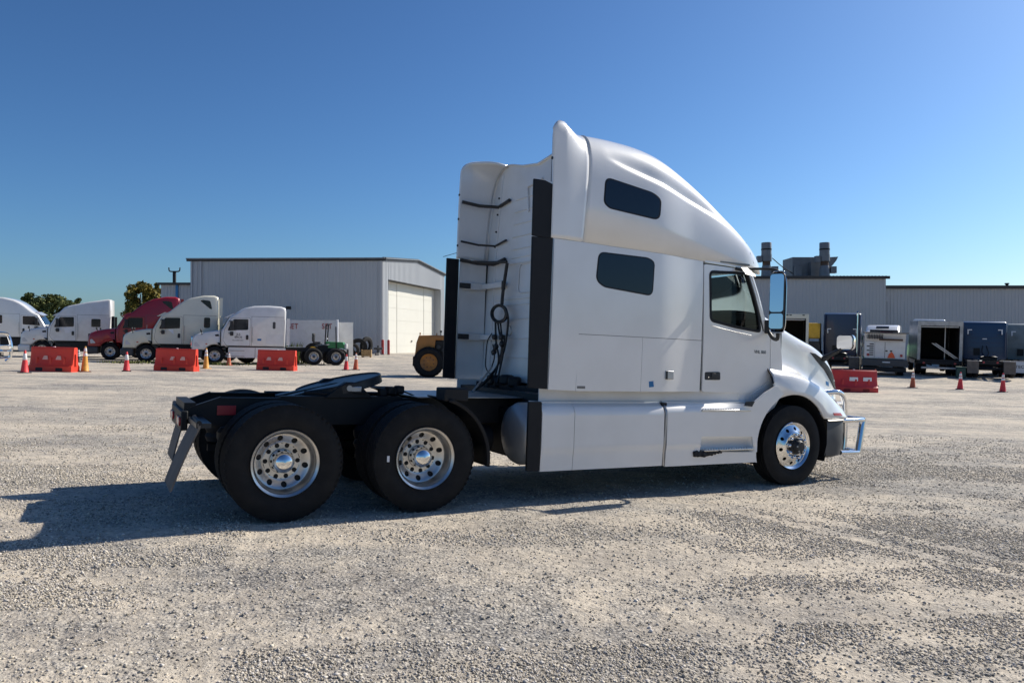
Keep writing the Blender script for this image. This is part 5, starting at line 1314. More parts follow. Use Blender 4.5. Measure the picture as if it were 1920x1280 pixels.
# ---- yellow wheel loader behind the truck
def loader():
    t = thing('wheel_loader', 'old yellow wheel loader standing behind the white sleeper tractor', 'wheel loader')
    p = apx(803, 36.5); F = Vector((.97, .12)).normalized(); q = Vector(p)+Vector((-F.y, F.x))*.95; pose(t, q.x, q.y, F, 1.5)
    R = .72
    def lw(x, s):
        o = MB().lathe([(.001, .08), (.10, .05), (.14, .08), (.30, .10), (.36, .05), (.40, .02), (.41, .04)], (0, 0, 0), (0, 1, 0), 30).build('wheel', YELLOW, t, smooth=40)
        m = MB().lathe([(.39, .06), (.45, .0), (.60, -.03), (.67, .02), (.70, .08), (.70, .42), (.66, .48), (.45, .5)], (0, 0, 0), (0, 1, 0), 40)
        for k in range(22):
            a = 2*PI*k/22; u = Vector((math.cos(a), 0, math.sin(a))); v = Vector((-math.sin(a), 0, math.cos(a)))
            for side, y in ((-1, .13), (1, .37)):
                c = u*.71+Vector((0, y, 0))+v*(.05*side); vs = [c+v*(.035*i+.05*side*j*0)+Vector((0, .11*j, 0))+u*.022*kk+v*side*.04*j for i in (-1, 1) for j in (-1, 1) for kk in (-1, 1)]
                m.add(vs, [(0,1,3,2),(4,6,7,5),(0,4,5,1),(2,3,7,6),(0,2,6,4),(1,5,7,3)])
        m.build('tyre', TYRE, o, smooth=30)
        for k in range(8): a = 2*PI*k/8; MB().cyl((.24*math.cos(a), .09, .24*math.sin(a)), (.24*math.cos(a), .06, .24*math.sin(a)), .03, n=8).build('lug_nut', RUST, o)
        o.location = (x, s*.95, R); o.rotation_euler = (0, .3, 0 if s < 0 else PI)
    for x in (0, 2.9):
        for s in (-1, 1): lw(x, s)
    bd = shell([(-.70, .62), (-.62, 1.62), (-.50, 1.98), (.30, 2.02), (1.35, 2.02), (1.35, 1.80), (.30, 1.78), (.24, 1.15), (-.1, .95), (-.1, .62)], .62, .06).build('rear_cowl', YELLOW, t, smooth=35)
    MB().bb((.25, -.48, .70), (1.5, .48, 1.78)).build('engine', FRAME, t, bevel=.04)
    for k, (x, z) in enumerate([(.45, 1.45), (.7, 1.3), (.95, 1.5), (1.2, 1.35)]): MB().cyl((x, -.6, z), (x, -.45, z), .10, n=12).build('engine_part', GREASE, t)
    MB().bb((-.76, -.55, .50), (-.60, .55, .95)).build('counterweight', FRAME, t, bevel=.03)
    MB().bb((-.3, -.5, .55), (1.6, .5, .75)).build('frame', FRAME, t)
    for x in (-.45, .35): MB().cyl((x, -.3, 2.0), (x, -.3, 2.12), .03, n=8).build('filler_cap', YELLOW, t)
    MB().tube([(.55, -.3, 2.0), (.55, -.3, 2.16)], .02, 6).build('pre_cleaner', FRAME, t); MB().lathe([(.001, 0), (.055, .02), (.055, .08), (.001, .11)], (.55, -.3, 2.15), (0, 0, 1), 12).build('pre_cleaner_bowl', FRAME, t)
    MB().prism_y([(1.35, 1.3), (1.5, 2.0), (1.55, 2.3), (2.4, 2.3), (2.6, 1.3)], -.6, .6).build('cab_base', YELLOW, t, bevel=.03)
    for x in (1.55, 2.4):
        for s in (-1, 1): MB().tube([(x, s*.55, 2.2), (x, s*.52, 3.1)], .05, 8).build('cab_post', YELLOW, t)
    MB().bb((1.4, -.65, 3.1), (2.55, .65, 3.2)).build('cab_roof', YELLOW, t, bevel=.03)
    MB().bb((2.3, -.45, .5), (3.6, .45, 1.3)).build('front_frame', YELLOW, t, bevel=.04)
    for s in (-1, 1): MB().prism_y([(2.6, 1.4), (2.8, 1.6), (4.3, .7), (4.2, .5)], s*.4, s*.5).build('lift_arm', YELLOW, t)
    MB().prism_y([(4.1, .1), (4.1, 1.0), (4.3, 1.1), (4.2, .3), (5.0, .12), (5.0, .06)], -1.2, 1.2).build('bucket', YELLOW, t)
loader()

# ---- cones
def make_cone(h, m, label, p, group, collars=2, dark=None):
    t = thing('traffic_cone', label, 'cone', group=group); k = h/.91
    MB().box((0, 0, .02), (.36*k**.5, .36*k**.5, .04)).build('base', dark or BLACKP, t, bevel=.008)
    r0 = .145*k**.4; rt = .035
    rad = lambda z: r0+(rt-r0)*(z-.03)/(h-.03)
    MB().lathe([(r0+.01, .035), (r0, .05), (rad(h*.5), h*.5), (rt, h-.02), (.026, h), (.001, h)], (0, 0, 0), (0, 0, 1), 20).build('body', m, t, smooth=50)
    bands = [(.62, .74), (.78, .93)] if collars == 2 else [(.58, .86)] if collars == 1 else [(.45, .55), (.60, .72), (.78, .9)]
    for a, b in bands: MB().lathe([(rad(a*h)+.002, a*h), (rad(a*h)+.005, a*h+.004), (rad(b*h)+.005, b*h-.004), (rad(b*h)+.002, b*h)], (0, 0, 0), (0, 0, 1), 20).build('collar', COLLAR, t, smooth=50)
    pose(t, p.x, p.y, (math.cos(p.x*7), math.sin(p.x*7)), .3, .3)
    return t
cg = 'traffic cones round the yard'
make_cone(.90, CONE, 'red cone with single white band by the first orange barrier', ground_px(46, 699), cg, 1)
make_cone(1.08, CONEY, 'tall yellow cone with white bands at the end of an orange barrier', ground_px(159, 697), cg, 2, mat('cone base brown', (.16, .06, .04), .7))
make_cone(.86, CONE, 'red cone with single white band standing alone between two barriers', ground_px(237, 696), cg, 1)
make_cone(.78, CONE, 'red and white cone in front of an orange barrier', ground_px(313, 694), cg, 2)
make_cone(1.02, CONEY, 'tall yellow cone near the mid roof tractor front wheel', ground_px(386, 691), cg, 2, CONEY)
make_cone(.72, CONEO, 'small orange cone beside the mid roof tractor front wheel', ground_px(429, 685), cg, 2, CONEO)
make_cone(.74, BLACKP, 'dark cone with white bands between the parked tractors', at(147, 42.5), cg, 3)
make_cone(.98, CONEY, 'yellow cone in front of the barrier with white slots', ground_px(519, 689), cg, 2, CONEY)
make_cone(.85, CONE, 'red cone at the tail of the mid roof tractor', at(649, 41.0), cg, 1)
make_cone(.92, CONEO, 'orange cone with white top behind the mid roof tractor tail', at(667, 41.5), cg, 2)
make_cone(.86, CONEO, 'dull orange cone in front of the white paver and box truck', ground_px(1711, 727), cg, 2)
make_cone(.90, CONE, 'red cone with two white bands in front of the box truck', ground_px(1800, 730), cg, 2)
make_cone(.95, CONE, 'red cone with dark scuff in front of the medium blue tractor', ground_px(1880, 735), cg, 2)
make_cone(.88, CONEO, 'cone peeking over the dark red barrier by the navy tractor', at(1578, 40.0), cg, 2)
make_cone(.88, CONEO, 'cone peeking over the dark red barrier by the white paver', at(1640, 40.3), cg, 2)

# ---- water filled plastic barriers
def barrier(label, p, ang, m, slots, L=1.95, H=1.02):
    t = thing('plastic_barrier', label, 'barrier', group='plastic barriers along the yard')
    sec = [(-.30, 0), (-.30, .22), (-.24, .30), (-.17, .62), (-.15, H-.05), (-.11, H), (.11, H), (.15, H-.05), (.17, .62), (.24, .30), (.30, .22), (.30, 0)]
    rings = []
    h = L/2
    for x, k in ((-h, .72), (-h+.02, .80), (-h+.10, .86), (-h+.16, 1), (h-.16, 1), (h-.10, .86), (h-.02, .80), (h, .72)):
        rings.append([(x, y*k if z > .23 else y*(.5+.5*k), z) for y, z in sec])
    b = MB().loft(rings, True, False, True).build('body', m, t, smooth=30)
    for s in (-1, 1):
        for x in slots:
            q = MB().prism_y(round_poly([(x-.13, .50), (x+.13, .50), (x+.10, .66), (x-.05, .66)] if m is not BARR2 else [(x-.2, .52), (x+.2, .52), (x+.2, .69), (x-.2, .69)], .02), s*(.215 if m is not BARR2 else .212), s*.19).build('lift_slot', RETRO if m is BARR2 else mat('slot scuffed', (.78, .45, .38), .6), t)
        for x in (-.45, .45): MB().prism_y(round_poly([(x-.16, .03), (x+.16, .03), (x+.16, .17), (x-.16, .17)], .04), s*.302, s*.28).build('fork_slot', DARKIN if m is not BARR2 else mat('slot dark red', (.2, .012, .012), .7), t)
        for x in (-.62, 0, .62): MB().prism_y([(x-.05, .30), (x+.05, .30), (x+.04, .60), (x-.04, .60)], s*.20, s*.235).build('stiffener', m, t, bevel=.02)
    MB().cyl((0, 0, H), (0, 0, H+.03), .05, n=12).build('filler_cap', COLLAR, t)
    for s in (-1, 1): MB().bb((s*h, -.05, .25), (s*(h+.05), .05, .75)).build('hinge_lug', m, t, bevel=.02)
    pose(t, p.x, p.y, (math.cos(ang), math.sin(ang)), .8, .3)
barrier('orange barrier between a red and a tall yellow cone', at(101, 32.2), -.12, BARR, (-.25, .35))
barrier('orange barrier in front of the cream tractor', at(331, 35.5), -.12, BARR, (-.1, .4))
barrier('orange barrier beside the mid roof tractor rear wheels', at(519, 38.8), -.10, BARR, (-.35, .25))
barrier('dark red barrier with two white slots near the truck nose', at(1600, 35.6), .06, BARR2, (-.1, .55), L=2.1)

# ---- left hall with gable, roller door
def corr(p0, p1, z0, z1, m, name, parent, pitch=.30, depth=.035, out=None):
    """ribbed metal wall between two plan points; z0, z1 give bottom and top at a distance along it"""
    p0 = Vector(p0); p1 = Vector(p1); L = (p1-p0).length; d = (p1-p0)/L; n = Vector((d.y, -d.x)) if out is None else out
    st = []; t = 0
    while t < L-.01:
        for a, b in ((0, 0), (.62, 0), (.72, 1), (.90, 1)):
            q = t+a*pitch
            if q <= L: st.append((q, b*depth))
        t += pitch
    st.append((L, 0))
    row0 = []; row1 = []
    for q, e in st:
        p = p0+d*q+n*e; row0.append((p.x, p.y, z0(q))); row1.append((p.x, p.y, z1(q)))
    return MB().loft([row0, row1]).build(name, m, parent, smooth=0)
C0 = Vector((-11.1, 66.0)); gd_ = Vector((.241, .970)).normalized(); wd = Vector((-1.0, .03)).normalized()
LH = thing('metal_hall', 'long grey metal hall with white sliding doors in its sunlit gable', 'building', (C0.x, C0.y, 0))
LH.location = (0, 0, 0)
EZ = CAMZ+7.06; RZ_ = EZ+.66; gb0 = min(Gz(C0.x, C0.y), Gz(-30, 66))-.3
W_end = C0+wd*16.75
corr(W_end, C0, lambda q: gb0-.3, lambda q: EZ, SIDING, 'long_wall', LH, .32)
GW = 16.2
gz1 = lambda q: EZ+.66*(1-abs(q-GW/2)/(GW/2))
DT = CAMZ+116.5*67/FPX
corr(C0, C0+gd_*1.12, lambda q: gb0, lambda q: gz1(q), SIDING, 'gable_wall', LH)
corr(C0+gd_*1.12, C0+gd_*15.1, lambda q: DT, lambda q: gz1(q+1.12), SIDING, 'gable_wall', LH)
corr(C0+gd_*15.1, C0+gd_*GW, lambda q: gb0, lambda q: gz1(q+15.1), SIDING, 'gable_wall', LH)
gin = Vector((-gd_.y, gd_.x))
def leaf(a, b, z0, z1, dep):
    p = C0+gd_*a+gin*dep; q = C0+gd_*b+gin*dep; r = q+gin*.06; s_ = p+gin*.06
    return MB().add([(p.x, p.y, z0), (q.x, q.y, z0), (r.x, r.y, z0), (s_.x, s_.y, z0), (p.x, p.y, z1), (q.x, q.y, z1), (r.x, r.y, z1), (s_.x, s_.y, z1)], [(0, 1, 2, 3), (4, 5, 6, 7), (0, 1, 5, 4), (1, 2, 6, 5), (2, 3, 7, 6), (3, 0, 4, 7)])
for k, (a, b) in enumerate([(1.14, 4.95), (4.97, 8.7), (8.72, 12.0), (12.02, 15.08)]):
    dl = leaf(a, b, gb0, DT-.02, .75 if k % 2 else .78).build('door_leaf', DOORW, LH)
    for z in np.arange(gb0+1.0, DT, 1.15): leaf(a+.02, b-.02, z, z+.02, .735 if k % 2 else .765).build('door_seam', DOORW, dl)
lp = C0+gd_*8.6+gin*.70
MB().box((lp.x, lp.y, gb0+1.4), (.06, .3, .12)).build('door_handle', FRAME, LH)
for a, b in ((1.10, 1.14), (15.08, 15.12)): leaf(a, b, gb0, DT, .0).build('door_jamb', SIDING, LH); leaf(a, b, gb0, DT, .1).build('door_jamb', SIDING, LH)
leaf(1.12, 15.1, DT-.0, DT+.05, .4).build('door_head', SIDING, LH)
for a in (1.11, 15.09):
    p = C0+gd_*a; q = p+gin*.8
    MB().add([(p.x, p.y, gb0), (q.x, q.y, gb0), (q.x, q.y, DT), (p.x, p.y, DT)], [(0, 1, 2, 3)]).build('door_reveal', SIDING, LH)
# far walls and roof
F0 = C0+gd_*GW; F1 = W_end+gd_*GW
corr(F0, F1, lambda q: gb0, lambda q: EZ, SIDING, 'rear_wall', LH, 1.0); corr(F1, W_end, lambda q: gb0, lambda q: gz1(q), SIDING, 'end_wall', LH, 1.0)
R0 = C0+gd_*(GW/2); R1 = W_end+gd_*(GW/2)
ov = .25
for a, b, c, d in ((C0-gd_*ov-wd*ov, W_end-gd_*ov+wd*ov, R1+wd*ov, R0-wd*ov), (R0-wd*ov, R1+wd*ov, F1+gd_*ov+wd*ov, F0+gd_*ov-wd*ov)):
    hi = [EZ+.02, EZ+.02, RZ_+.04, RZ_+.04] if a == C0-gd_*ov-wd*ov else [RZ_+.04, RZ_+.04, EZ+.02, EZ+.02]
    vs = [(p.x, p.y, h) for p, h in zip((a, b, c, d), hi)]+[(p.x, p.y, h+.1) for p, h in zip((a, b, c, d), hi)]
    MB().add(vs, [(0, 1, 2, 3), (4, 5, 6, 7), (0, 1, 5, 4), (1, 2, 6, 5), (2, 3, 7, 6), (3, 0, 4, 7)]).build('roof', ROOFM, LH)
def fascia(p, q, z0, z1, hgt=.28, parent=LH, m=DARKTRIM, th=.14):
    d = (q-p).normalized(); n = Vector((d.y, -d.x))*th
    vs = [(p.x, p.y, z0), (q.x, q.y, z1), (q.x+n.x, q.y+n.y, z1), (p.x+n.x, p.y+n.y, z0)]; vs += [(x, y, z+hgt) for x, y, z in vs]
    MB().add(vs, [(0, 1, 2, 3), (4, 5, 6, 7), (0, 1, 5, 4), (1, 2, 6, 5), (2, 3, 7, 6), (3, 0, 4, 7)]).build('eave_trim', m, parent)
fascia(W_end+wd*.3, C0-wd*.3, EZ-.14, EZ-.14); fascia(C0-gd_*.1, R0, EZ-.10, RZ_-.10); fascia(R0, F0, RZ_-.10, EZ-.10)
MB().bb((W_end.x+.05, W_end.y-.12, gb0), (W_end.x+.20, W_end.y-.05, EZ-.1)).build('downspout', SIDING, LH); MB().bb((W_end.x+.85, W_end.y-.15, gb0), (W_end.x+1.0, W_end.y-.06, EZ-.1)).build('downspout', SIDING, LH)
MB().bb((C0.x-.26, C0.y-.10, gb0), (C0.x-.05, C0.y-.02, EZ-.1)).build('corner_trim', SIDING2, LH)
wl = atz(541, 577, 65.6); MB().box((wl.x, wl.y, wl.z), (.40, .25, .26)).build('wall_lamp', FRAME, LH, bevel=.03)
# bollards
for px, lb in ((717.5, 'red steel bollard at the corner of the grey hall'), (728.5, 'red steel bollard in front of the white hall door')):
    b = thing('bollard', lb, 'bollard', at(px, 64.6), 0, 'bollards by the hall doors')
    MB().lathe([(.11, -.1), (.11, 1.18), (.10, 1.22), (.06, 1.25), (.001, 1.26)], (0, 0, 0), (0, 0, 1), 16).build('post', BOLL, b, smooth=50)
    MB().lathe([(.16, -.05), (.16, .03), (.11, .04)], (0, 0, 0), (0, 0, 1), 16).build('footing', CONCR, b)
# low annex behind the hall's far end, mast
AN = thing('metal_annex', 'lower grey building behind the far end of the long hall', 'building')
ax0 = (302-960)/FPX*82; ax1 = (372-960)/FPX*82; az = CAMZ+(640-534)*82/FPX
corr((ax0, 82), (ax1, 82), lambda q: -.5, lambda q: az, SIDING, 'front_wall', AN, .35); corr((ax0, 94), (ax0, 82), lambda q: -.5, lambda q: az, SIDING, 'side_wall', AN, .35)
MB().bb((ax0-.2, 81.8, az), (ax1+.2, 94, az+.12)).build('roof', ROOFM, AN); fascia(Vector((ax0-.25, 81.8)), Vector((ax1, 81.8)), az-.02, az-.02, .25, AN)
MB().bb((ax0+1.6, 81.85, 0), (ax0+1.85, 81.95, az)).build('downspout', STICK, AN)
MT = thing('radio_mast', 'thin dark mast with forked top above the low annex roof', 'mast', at(327, 96)); mh = CAMZ+(640-509)*96/FPX
MB().tube([(0, 0, 0), (0, 0, mh-MT.location.z)], .22, 8).build('pole', FRAME, MT)
MB().tube(catmull([(-.7, 0, mh-MT.location.z+.5), (-.6, 0, mh-MT.location.z+.05), (0, 0, mh-MT.location.z), (.6, 0, mh-MT.location.z+.05), (.7, 0, mh-MT.location.z+.5)], 14), .08, 6).build('fork', FRAME, MT)

# ---- right halls
RH = thing('metal_hall', 'taller grey metal hall with dark eave behind the right vehicles', 'building')
z1 = CAMZ+(640-521)*70/FPX; x0 = (1395-960)/FPX*70; x1 = (1661-960)/FPX*70
corr((x0, 70), (x1, 70), lambda q: -2.6, lambda q: z1, SIDING2, 'front_wall', RH, .32); corr((x1, 70), (x1, 95), lambda q: -2.6, lambda q: z1, SIDING2, 'side_wall', RH, .4)
corr((x0, 95), (x0, 70), lambda q: -2.6, lambda q: z1, SIDING2, 'side_wall', RH, .4)
MB().bb((x0-.1, 69.8, z1), (x1+.2, 95, z1+.14)).build('roof', ROOFM, RH); fascia(Vector((x0-.1, 69.85)), Vector((x1+.25, 69.85)), z1-.10, z1-.10, .26, RH)
for k in range(26): MB().bb((x1-8+.32*k-.03, 69.9, z1+.14), (x1-8+.32*k+.05, 94, z1+.20)).build('roof_rib', ROOFM, RH)
RH2 = thing('metal_hall', 'lower grey metal hall joined to the taller right one', 'building')
z2 = CAMZ+(640-539)*71/FPX; x2 = 58.0
corr((x1+.05, 71), (x2, 71), lambda q: -2.8, lambda q: z2, SIDING2, 'front_wall', RH2, .32)
MB().bb((x1+.25, 70.85, z2), (x2, 95, z2+.14)).build('roof', ROOFM, RH2); fascia(Vector((x1+.25, 70.85)), Vector((x2, 70.85)), z2-.12, z2-.12, .30, RH2)
MB().bb((x1+.20, 70.78, -2.6), (x1+.38, 70.92, z2-.2)).build('downspout', SIDING2, RH2); MB().box((x1+.28, 70.7, z2-1.1), (.35, .3, .5)).build('rain_hopper', SIDING2, RH2, bevel=.04)
vp = atz(1888, 536, 74); MB().cyl((vp.x, vp.y, z2), (vp.x, vp.y, z2+.55), .13, n=12).build('roof_vent', FRAME, RH2); MB().cyl((vp.x, vp.y, z2+.52), (vp.x, vp.y, z2+.64), .20, n=12).build('roof_vent_cap', FRAME, RH2)
# roof top duct stacks
def stack_unit(label, px, d, hood):
    t = thing('exhaust_stack', label, 'exhaust stack', (0, 0, 0), 0, 'stacks on the right hall roof')
    x = (px-960)/FPX*d; Z = lambda py: CAMZ+(640-py)*d/FPX; r = 9.0*d/FPX
    base = z1+.1
    MB().lathe([(r*1.02, Z(478)), (r*1.02, Z(456)), (r*.98, Z(455)), (r*.9, Z(456))], (x, d, 0), (0, 0, 1), 24).build('stack_top', STACK, t, smooth=40)
    MB().lathe([(r*.90, Z(468)), (r*.90, Z(466.5)), (r*1.06, Z(466.5)), (r*1.06, Z(469)), (r*.93, Z(469)), (r*.93, Z(478))], (x, d, 0), (0, 0, 1), 24).build('stack_ring', FRAME, t, smooth=30)
    MB().lathe([(r*1.0, Z(478)), (r*1.08, Z(478)), (r*1.05, Z(490))], (x, d, 0), (0, 0, 1), 24).build('stack_body', STACK, t, smooth=40)
    MB().lathe([(r*.80, Z(490)), (r*.80, Z(498))], (x, d, 0), (0, 0, 1), 24).build('stack_neck', RUST, t, smooth=40)
    MB().lathe([(r*.85, Z(498)), (r*1.0, Z(505)), (r*1.15, base)], (x, d, 0), (0, 0, 1), 24).build('stack_base', STACK, t, smooth=40)
    MB().box((x-r*1.5, d, Z(486)), (r*.9, r*1.2, r*1.3)).build('duct_box', STACK, t); MB().box((x+r*1.7, d, Z(506)), (r*1.2, r*1.2, r*1.4)).build('duct_box', STACK, t)
    return t
stack_unit('round grey stack beside the sleeper truck roof', 1437, 80, False)
stack_unit('round grey stack in front of the big duct hood', 1546, 80, True)
DH = thing('duct_hood', 'large dark duct housing with curved hood on the right hall roof', 'duct')
dd = 82; Xp = lambda px: (px-960)/FPX*dd; Zp = lambda py: CAMZ+(640-py)*dd/FPX
MB().bb((Xp(1486), dd, z1), (Xp(1553), dd+3, Zp(482))).build('housing', STACK, DH, bevel=.03)
MB().prism_y([(Xp(1553), Zp(505)), (Xp(1562), Zp(497)), (Xp(1569), Zp(488)), (Xp(1572.5), Zp(481)), (Xp(1553), Zp(482))], dd+.1, dd+2.8).build('curved_hood', STACK, DH)
MB().bb((Xp(1515), dd-.8, z1+.6), (Xp(1532), dd, Zp(493))).build('side_box', STACK, DH); MB().bb((Xp(1488), dd-.5, z1+.4), (Xp(1500), dd, Zp(500))).build('side_box', STACK, DH)
MB().bb((Xp(1483), dd-1.2, z1), (Xp(1556), dd+3.2, z1+.25)).build('roof_kerb', STACK, DH)
cb = thing('guy_cable', 'thin cable sagging from the left stack down to the duct housing', 'cable')
a_ = atz(1448, 484, 80); b_ = atz(1487, 513, 81); MB().tube(catmull([a_, (a_*.5+b_*.5)-Vector((0, 0, .12)), b_], 10), .05, 5).build('strand', FRAME, cb)

SB = thing('storage_container', 'plain grey white box standing between the lettered trailer and old tyres', 'container')
bx0 = (634-960)/FPX*59.5; bx1 = (661-960)/FPX*59.5; bzt = CAMZ+(640-606)*59.5/FPX; bg_ = Gz(bx0, 59.5)
MB().prism([(bx0, 59.5), (bx1, 59.7), (bx1-.235*2.4, 62.0), (bx0-.235*2.4, 61.8)], lambda x, y: (x, y, bg_-.05), lambda x, y: (x, y, bzt)).build('body', WHITE2, SB)
MB().prism([(bx0-.03, 59.46), (bx1+.03, 59.66), (bx1-.5, 62.0), (bx0-.5, 61.8)], lambda x, y: (x, y, bzt), lambda x, y: (x, y, bzt+.08)).build('roof', WHITE2, SB)
# ---- white storage trailer, green tractor, tyres, pallet by the hall
ST = thing('storage_trailer', 'white box trailer with faded red letters along the hall wall', 'trailer')
sx1 = (632-960)/FPX*57.5; tzt = CAMZ+(640-601.5)*57.5/FPX; sg = Gz(sx1, 57.5)
e_ = Vector((-.235, .97)).normalized()*2.45
plan = [(sx1-7.5, 57.7), (sx1, 57.5), (sx1+e_.x, 57.5+e_.y), (sx1-7.5+e_.x, 57.7+e_.y)]
MB().prism(plan, lambda x, y: (x, y, sg+.25), lambda x, y: (x, y, tzt)).build('body', WHITE2, ST)
MB().tube([(sx1+.02, 57.46, sg+.3), (sx1+.02, 57.46, tzt+.1)], .09, 8).build('corner_post', RETRO, ST)
MB().prism(plan, lambda x, y: (x, y, tzt), lambda x, y: (x, y, tzt+.06)).build('roof', WHITE2, ST)
MB().prism([(sx1-6.5, 57.9), (sx1-.5, 57.9), (sx1-.3, 59.6), (sx1-6.3, 59.6)], lambda x, y: (x, y, sg-.1), lambda x, y: (x, y, sg+.25)).build('skids', FRAME, ST)
for px in (549, 613):
    me = text_mesh('SET', .62, .004, 1.15); cxx = (px-960)/FPX*57.5
    for v in me.vertices: u, h_, q = v.co; v.co = (cxx+u*.72, 57.46-.03*(cxx-sx1)-q, tzt-.42+h_*.9)
    obj('lettering', me, TEXTR, ST, 0)
GT = thing('compact_tractor', 'small green tractor with roll bar behind the mid roof tractor tail', 'tractor'); pose(GT, *apx(612, 54.5), (1, .05), 1.0, .6)
MB().prism_y(round_poly([(-.1, .75), (1.15, .75), (1.35, .8), (1.2, 1.3), (-.1, 1.32)], .08), -.35, .35).build('hood', GREEN, GT)
MB().bb((-1.2, -.45, .7), (-.1, .45, 1.0)).build('deck', FRAME, GT, bevel=.04); MB().bb((-.95, -.25, 1.05), (-.45, .25, 1.3)).build('seat', BLACKP, GT, bevel=.06)
MB().bb((-1.0, -.25, 1.3), (-.85, .25, 1.9)).build('seat_back', BLACKP, GT, bevel=.06)
MB().tube([(-.05, -.42, .9), (.02, -.42, 2.45), (.12, -.40, 2.55), (.12, .40, 2.55), (.02, .42, 2.45), (-.05, .42, .9)], .045, 8).build('roll_bar', FRAME, GT)
MB().tube([(.75, -.40, .9), (.70, -.40, 2.4)], .04, 8).build('canopy_post', FRAME, GT); MB().bb((1.3, -.3, .85), (1.45, .3, 1.2)).build('headlight', LIGHTL, GT, bevel=.03)
MB().bb((-.25, -.15, 1.5), (.05, .15, 1.56)).build('dash', RETRO, GT)
for s in (-1, 1): bg_wheel(GT, -.8, s*.72, .62, outside=s, m=YELLOWB); bg_wheel(GT, 1.0, s*.6, .38, outside=s, m=YELLOWB)
def spare_tyre(label, p, rx, rz, R=.52):
    o = MB().lathe([(R*.56, -.11), (R*.62, -.13), (R*.9, -.13), (R, -.08), (R, .08), (R*.9, .13), (R*.62, .13), (R*.56, .11), (R*.56, -.11)], (0, 0, 0), (0, 1, 0), 32).build('spare_tyre', TYRE, None, smooth=40)
    tag(o, label, 'tyre', 'old tyres by the hall wall'); o.location = p; o.rotation_euler = (rx, 0, rz)
g_ = at(672, 62); spare_tyre('large old tyre leaning on the hall wall beside the trailer', (g_.x, g_.y, g_.z+.66), .15, .25, .72)
g_ = at(663, 61.5); spare_tyre('smaller old tyre in front of the large leaning one', (g_.x, g_.y, g_.z+.48), .2, -.2, .5)
g_ = at(687, 63); spare_tyre('upright old tyre between the large tyre and the pallet crate', (g_.x, g_.y, g_.z+.75), .1, 1.1, .75)
PC = thing('pallet_crate', 'pale wooden crate on the ground beside old tyres', 'crate', at(687.5, 59.5), .1)
for k in range(4): MB().bb((-.38, -.3, .08+.13*k), (.38, -.27, .18+.13*k)).build('slat', WOOD, PC); MB().bb((-.38, .27, .08+.13*k), (.38, .30, .18+.13*k)).build('slat', WOOD, PC)
for x in (-.36, .36): MB().bb((x-.02, -.27, .05), (x+.02, .27, .60)).build('end_board', WOOD, PC)
MB().bb((-.36, -.27, .08), (.36, .27, .5)).build('contents', WOOD, PC)
for x in (-.3, .3): MB().bb((x-.05, -.3, 0), (x+.05, .3, .08)).build('runner', WOOD, PC)
HY = thing('valve_stand', 'low grey pipe valve stand beside the bollards', 'pipe stand', at(709, 63.0))
MB().lathe([(.12, 0), (.12, .5), (.18, .52), (.18, .6), (.08, .62), (.08, .8), (.001, .82)], (0, 0, 0), (0, 0, 1), 14).build('pipe', GREYP, HY, smooth=40); MB().cyl((-.35, 0, .55), (.35, 0, .55), .09, n=10).build('cross_pipe', GREYP, HY); MB().cyl((-.05, -.1, 0), (-.05, -.1, .2), .2, n=12).build('footing', CONCR, HY)

# ---- weeds along the parked tractors
def weeds(label, spots, m):
    mb = MB(); r = random.Random(7)
    for px, d, n, sp, hh in spots:
        c = at(px, d)
        for k in range(n):
            x = c.x+r.gauss(0, sp); y = c.y+r.gauss(0, .25); z = Gz(x, y); a = r.uniform(0, 6.3); h = hh*r.uniform(.4, 1.1); w = .018*r.uniform(.6, 1.6)+.02*hh
            dx, dy = math.cos(a), math.sin(a); lx, ly = r.gauss(0, .3)*h, r.gauss(0, .3)*h
            mb.add([(x-dx*w, y-dy*w, z), (x+dx*w, y+dy*w, z), (x+lx*.5+dx*w, y+ly*.5+dy*w, z+h*.6), (x+lx, y+ly, z+h), (x+lx*.5-dx*w, y+ly*.5-dy*w, z+h*.6)], [(0, 1, 2, 3, 4)])
    o = mb.build('weeds', m, None, smooth=0, recalc=False); tag(o, label, 'weeds', kind='stuff')
weeds('low green weeds growing under the parked tractors', [(230, 42.5, 120, .9, .16), (285, 43.5, 160, 1.0, .18), (400, 43.2, 160, .8, .2), (470, 44.5, 120, 1.6, .12), (545, 49, 200, .3, 1.3), (560, 47.5, 90, 1.0, .3)], WEED)

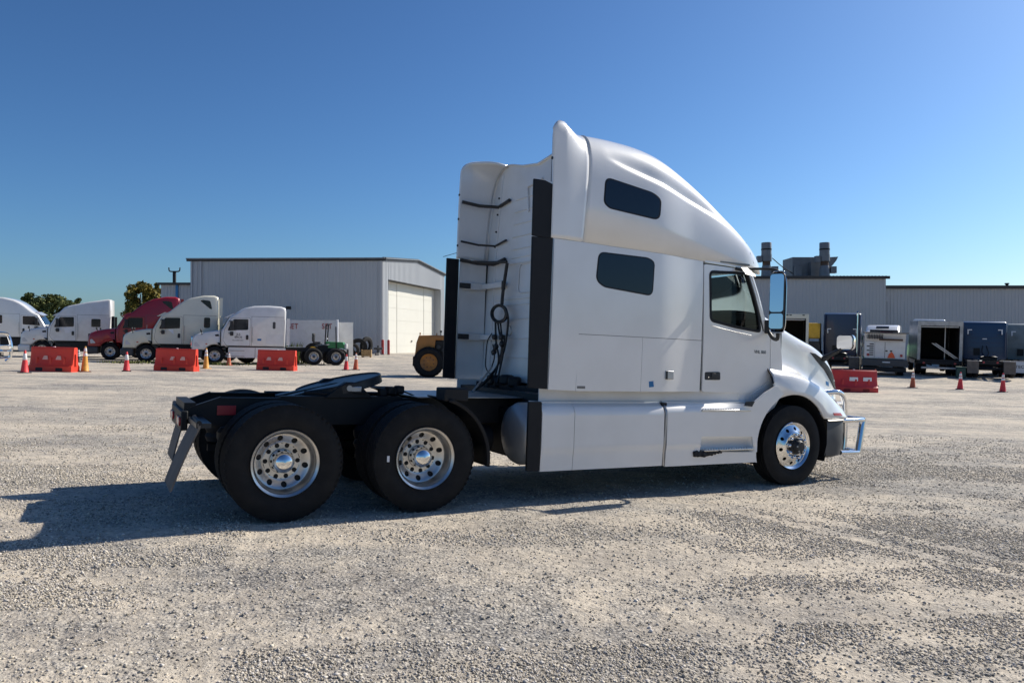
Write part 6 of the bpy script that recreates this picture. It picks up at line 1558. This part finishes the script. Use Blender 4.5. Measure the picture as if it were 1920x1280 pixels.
# ---- trees
def tree(label, px, d, ptop, width_px, m, n, seed, shape=1.0):
    r = random.Random(seed); g = at(px, d); H = CAMZ+(640-ptop)*d/FPX-g.z; W = width_px*d/FPX/2
    t = thing('tree', label, 'tree', g, 0, 'trees beyond the parked tractors')
    tr = MB().tube([(0, 0, -.2), (.05, 0, H*.25), (-.05, .05, H*.5), (.1, 0, H*.78)], [.28, .22, .16, .05], 10).build('trunk', BARK, t, smooth=60)
    tips = []
    for k in range(14):
        z0 = H*r.uniform(.22, .7); a = r.uniform(0, 2*PI); l = W*r.uniform(.5, .95); e = (l*math.cos(a), l*math.sin(a), min(H*.93, z0+l*r.uniform(.35, 1.1)))
        MB().tube(catmull([(0, 0, z0), (e[0]*.45, e[1]*.45, z0+(e[2]-z0)*.35), e], 6), [.11, .09, .07, .05, .035, .02], 6).build('limb', BARK, tr)
        tips.append(Vector(e))
    cl = []
    for k in range(46):
        a = r.uniform(0, 2*PI); z = H*r.uniform(.30, .97); q = (z/H-.30)/.67; rad = W*shape*math.sqrt(max(.05, 1-(2*q-.85)**2*.85))*r.uniform(.35, 1.0)
        cl.append((Vector((rad*math.cos(a), rad*math.sin(a), z)), W*r.uniform(.16, .36)))
    cl += [(p, W*r.uniform(.18, .30)) for p in tips]
    V = []; F = []
    for k in range(n):
        c, s_ = r.choice(cl); u = Vector((r.gauss(0, 1), r.gauss(0, 1), r.gauss(0, .8))); u = u.normalized()*s_*r.random()**.4
        p = c+u; nn = (u.normalized()+Vector((r.gauss(0, .7), r.gauss(0, .7), r.gauss(0, .7)+.3))).normalized(); a1 = nn.orthogonal().normalized(); b1 = nn.cross(a1); w = r.uniform(.10, .22)
        if p.z > H: p.z = H-r.random()*.2
        o = len(V); V += [p-a1*w, p+b1*w*.7, p+a1*w, p-b1*w*.7]; F.append((o, o+1, o+2, o+3))
    me = bpy.data.meshes.new('crown'); me.from_pydata([tuple(p) for p in V], [], F); obj('crown', me, m, t, 0)
    return t
tree('small dark tree at the left edge of the tree group', 55, 108, 549, 42, LEAFD, 6000, 11)
tree('rounded dark tree with yellowing crown behind the wedge roof tractor', 98, 105, 552, 74, LEAFD, 11000, 12, 1.1)
tree('low yellow tinged tree beside the wedge roof tractor roof', 128, 112, 562, 40, LEAFY, 5000, 13)
tree('yellowing autumn tree rising above the dark red tractor', 262, 88, 524, 62, LEAFY, 9000, 14)
tree('smaller autumn tree against the low annex wall', 294, 92, 530, 30, LEAFY, 5000, 15)
tree('distant bare topped tree behind the wedge roof tractor', 146, 120, 558, 26, LEAFD, 2600, 16)
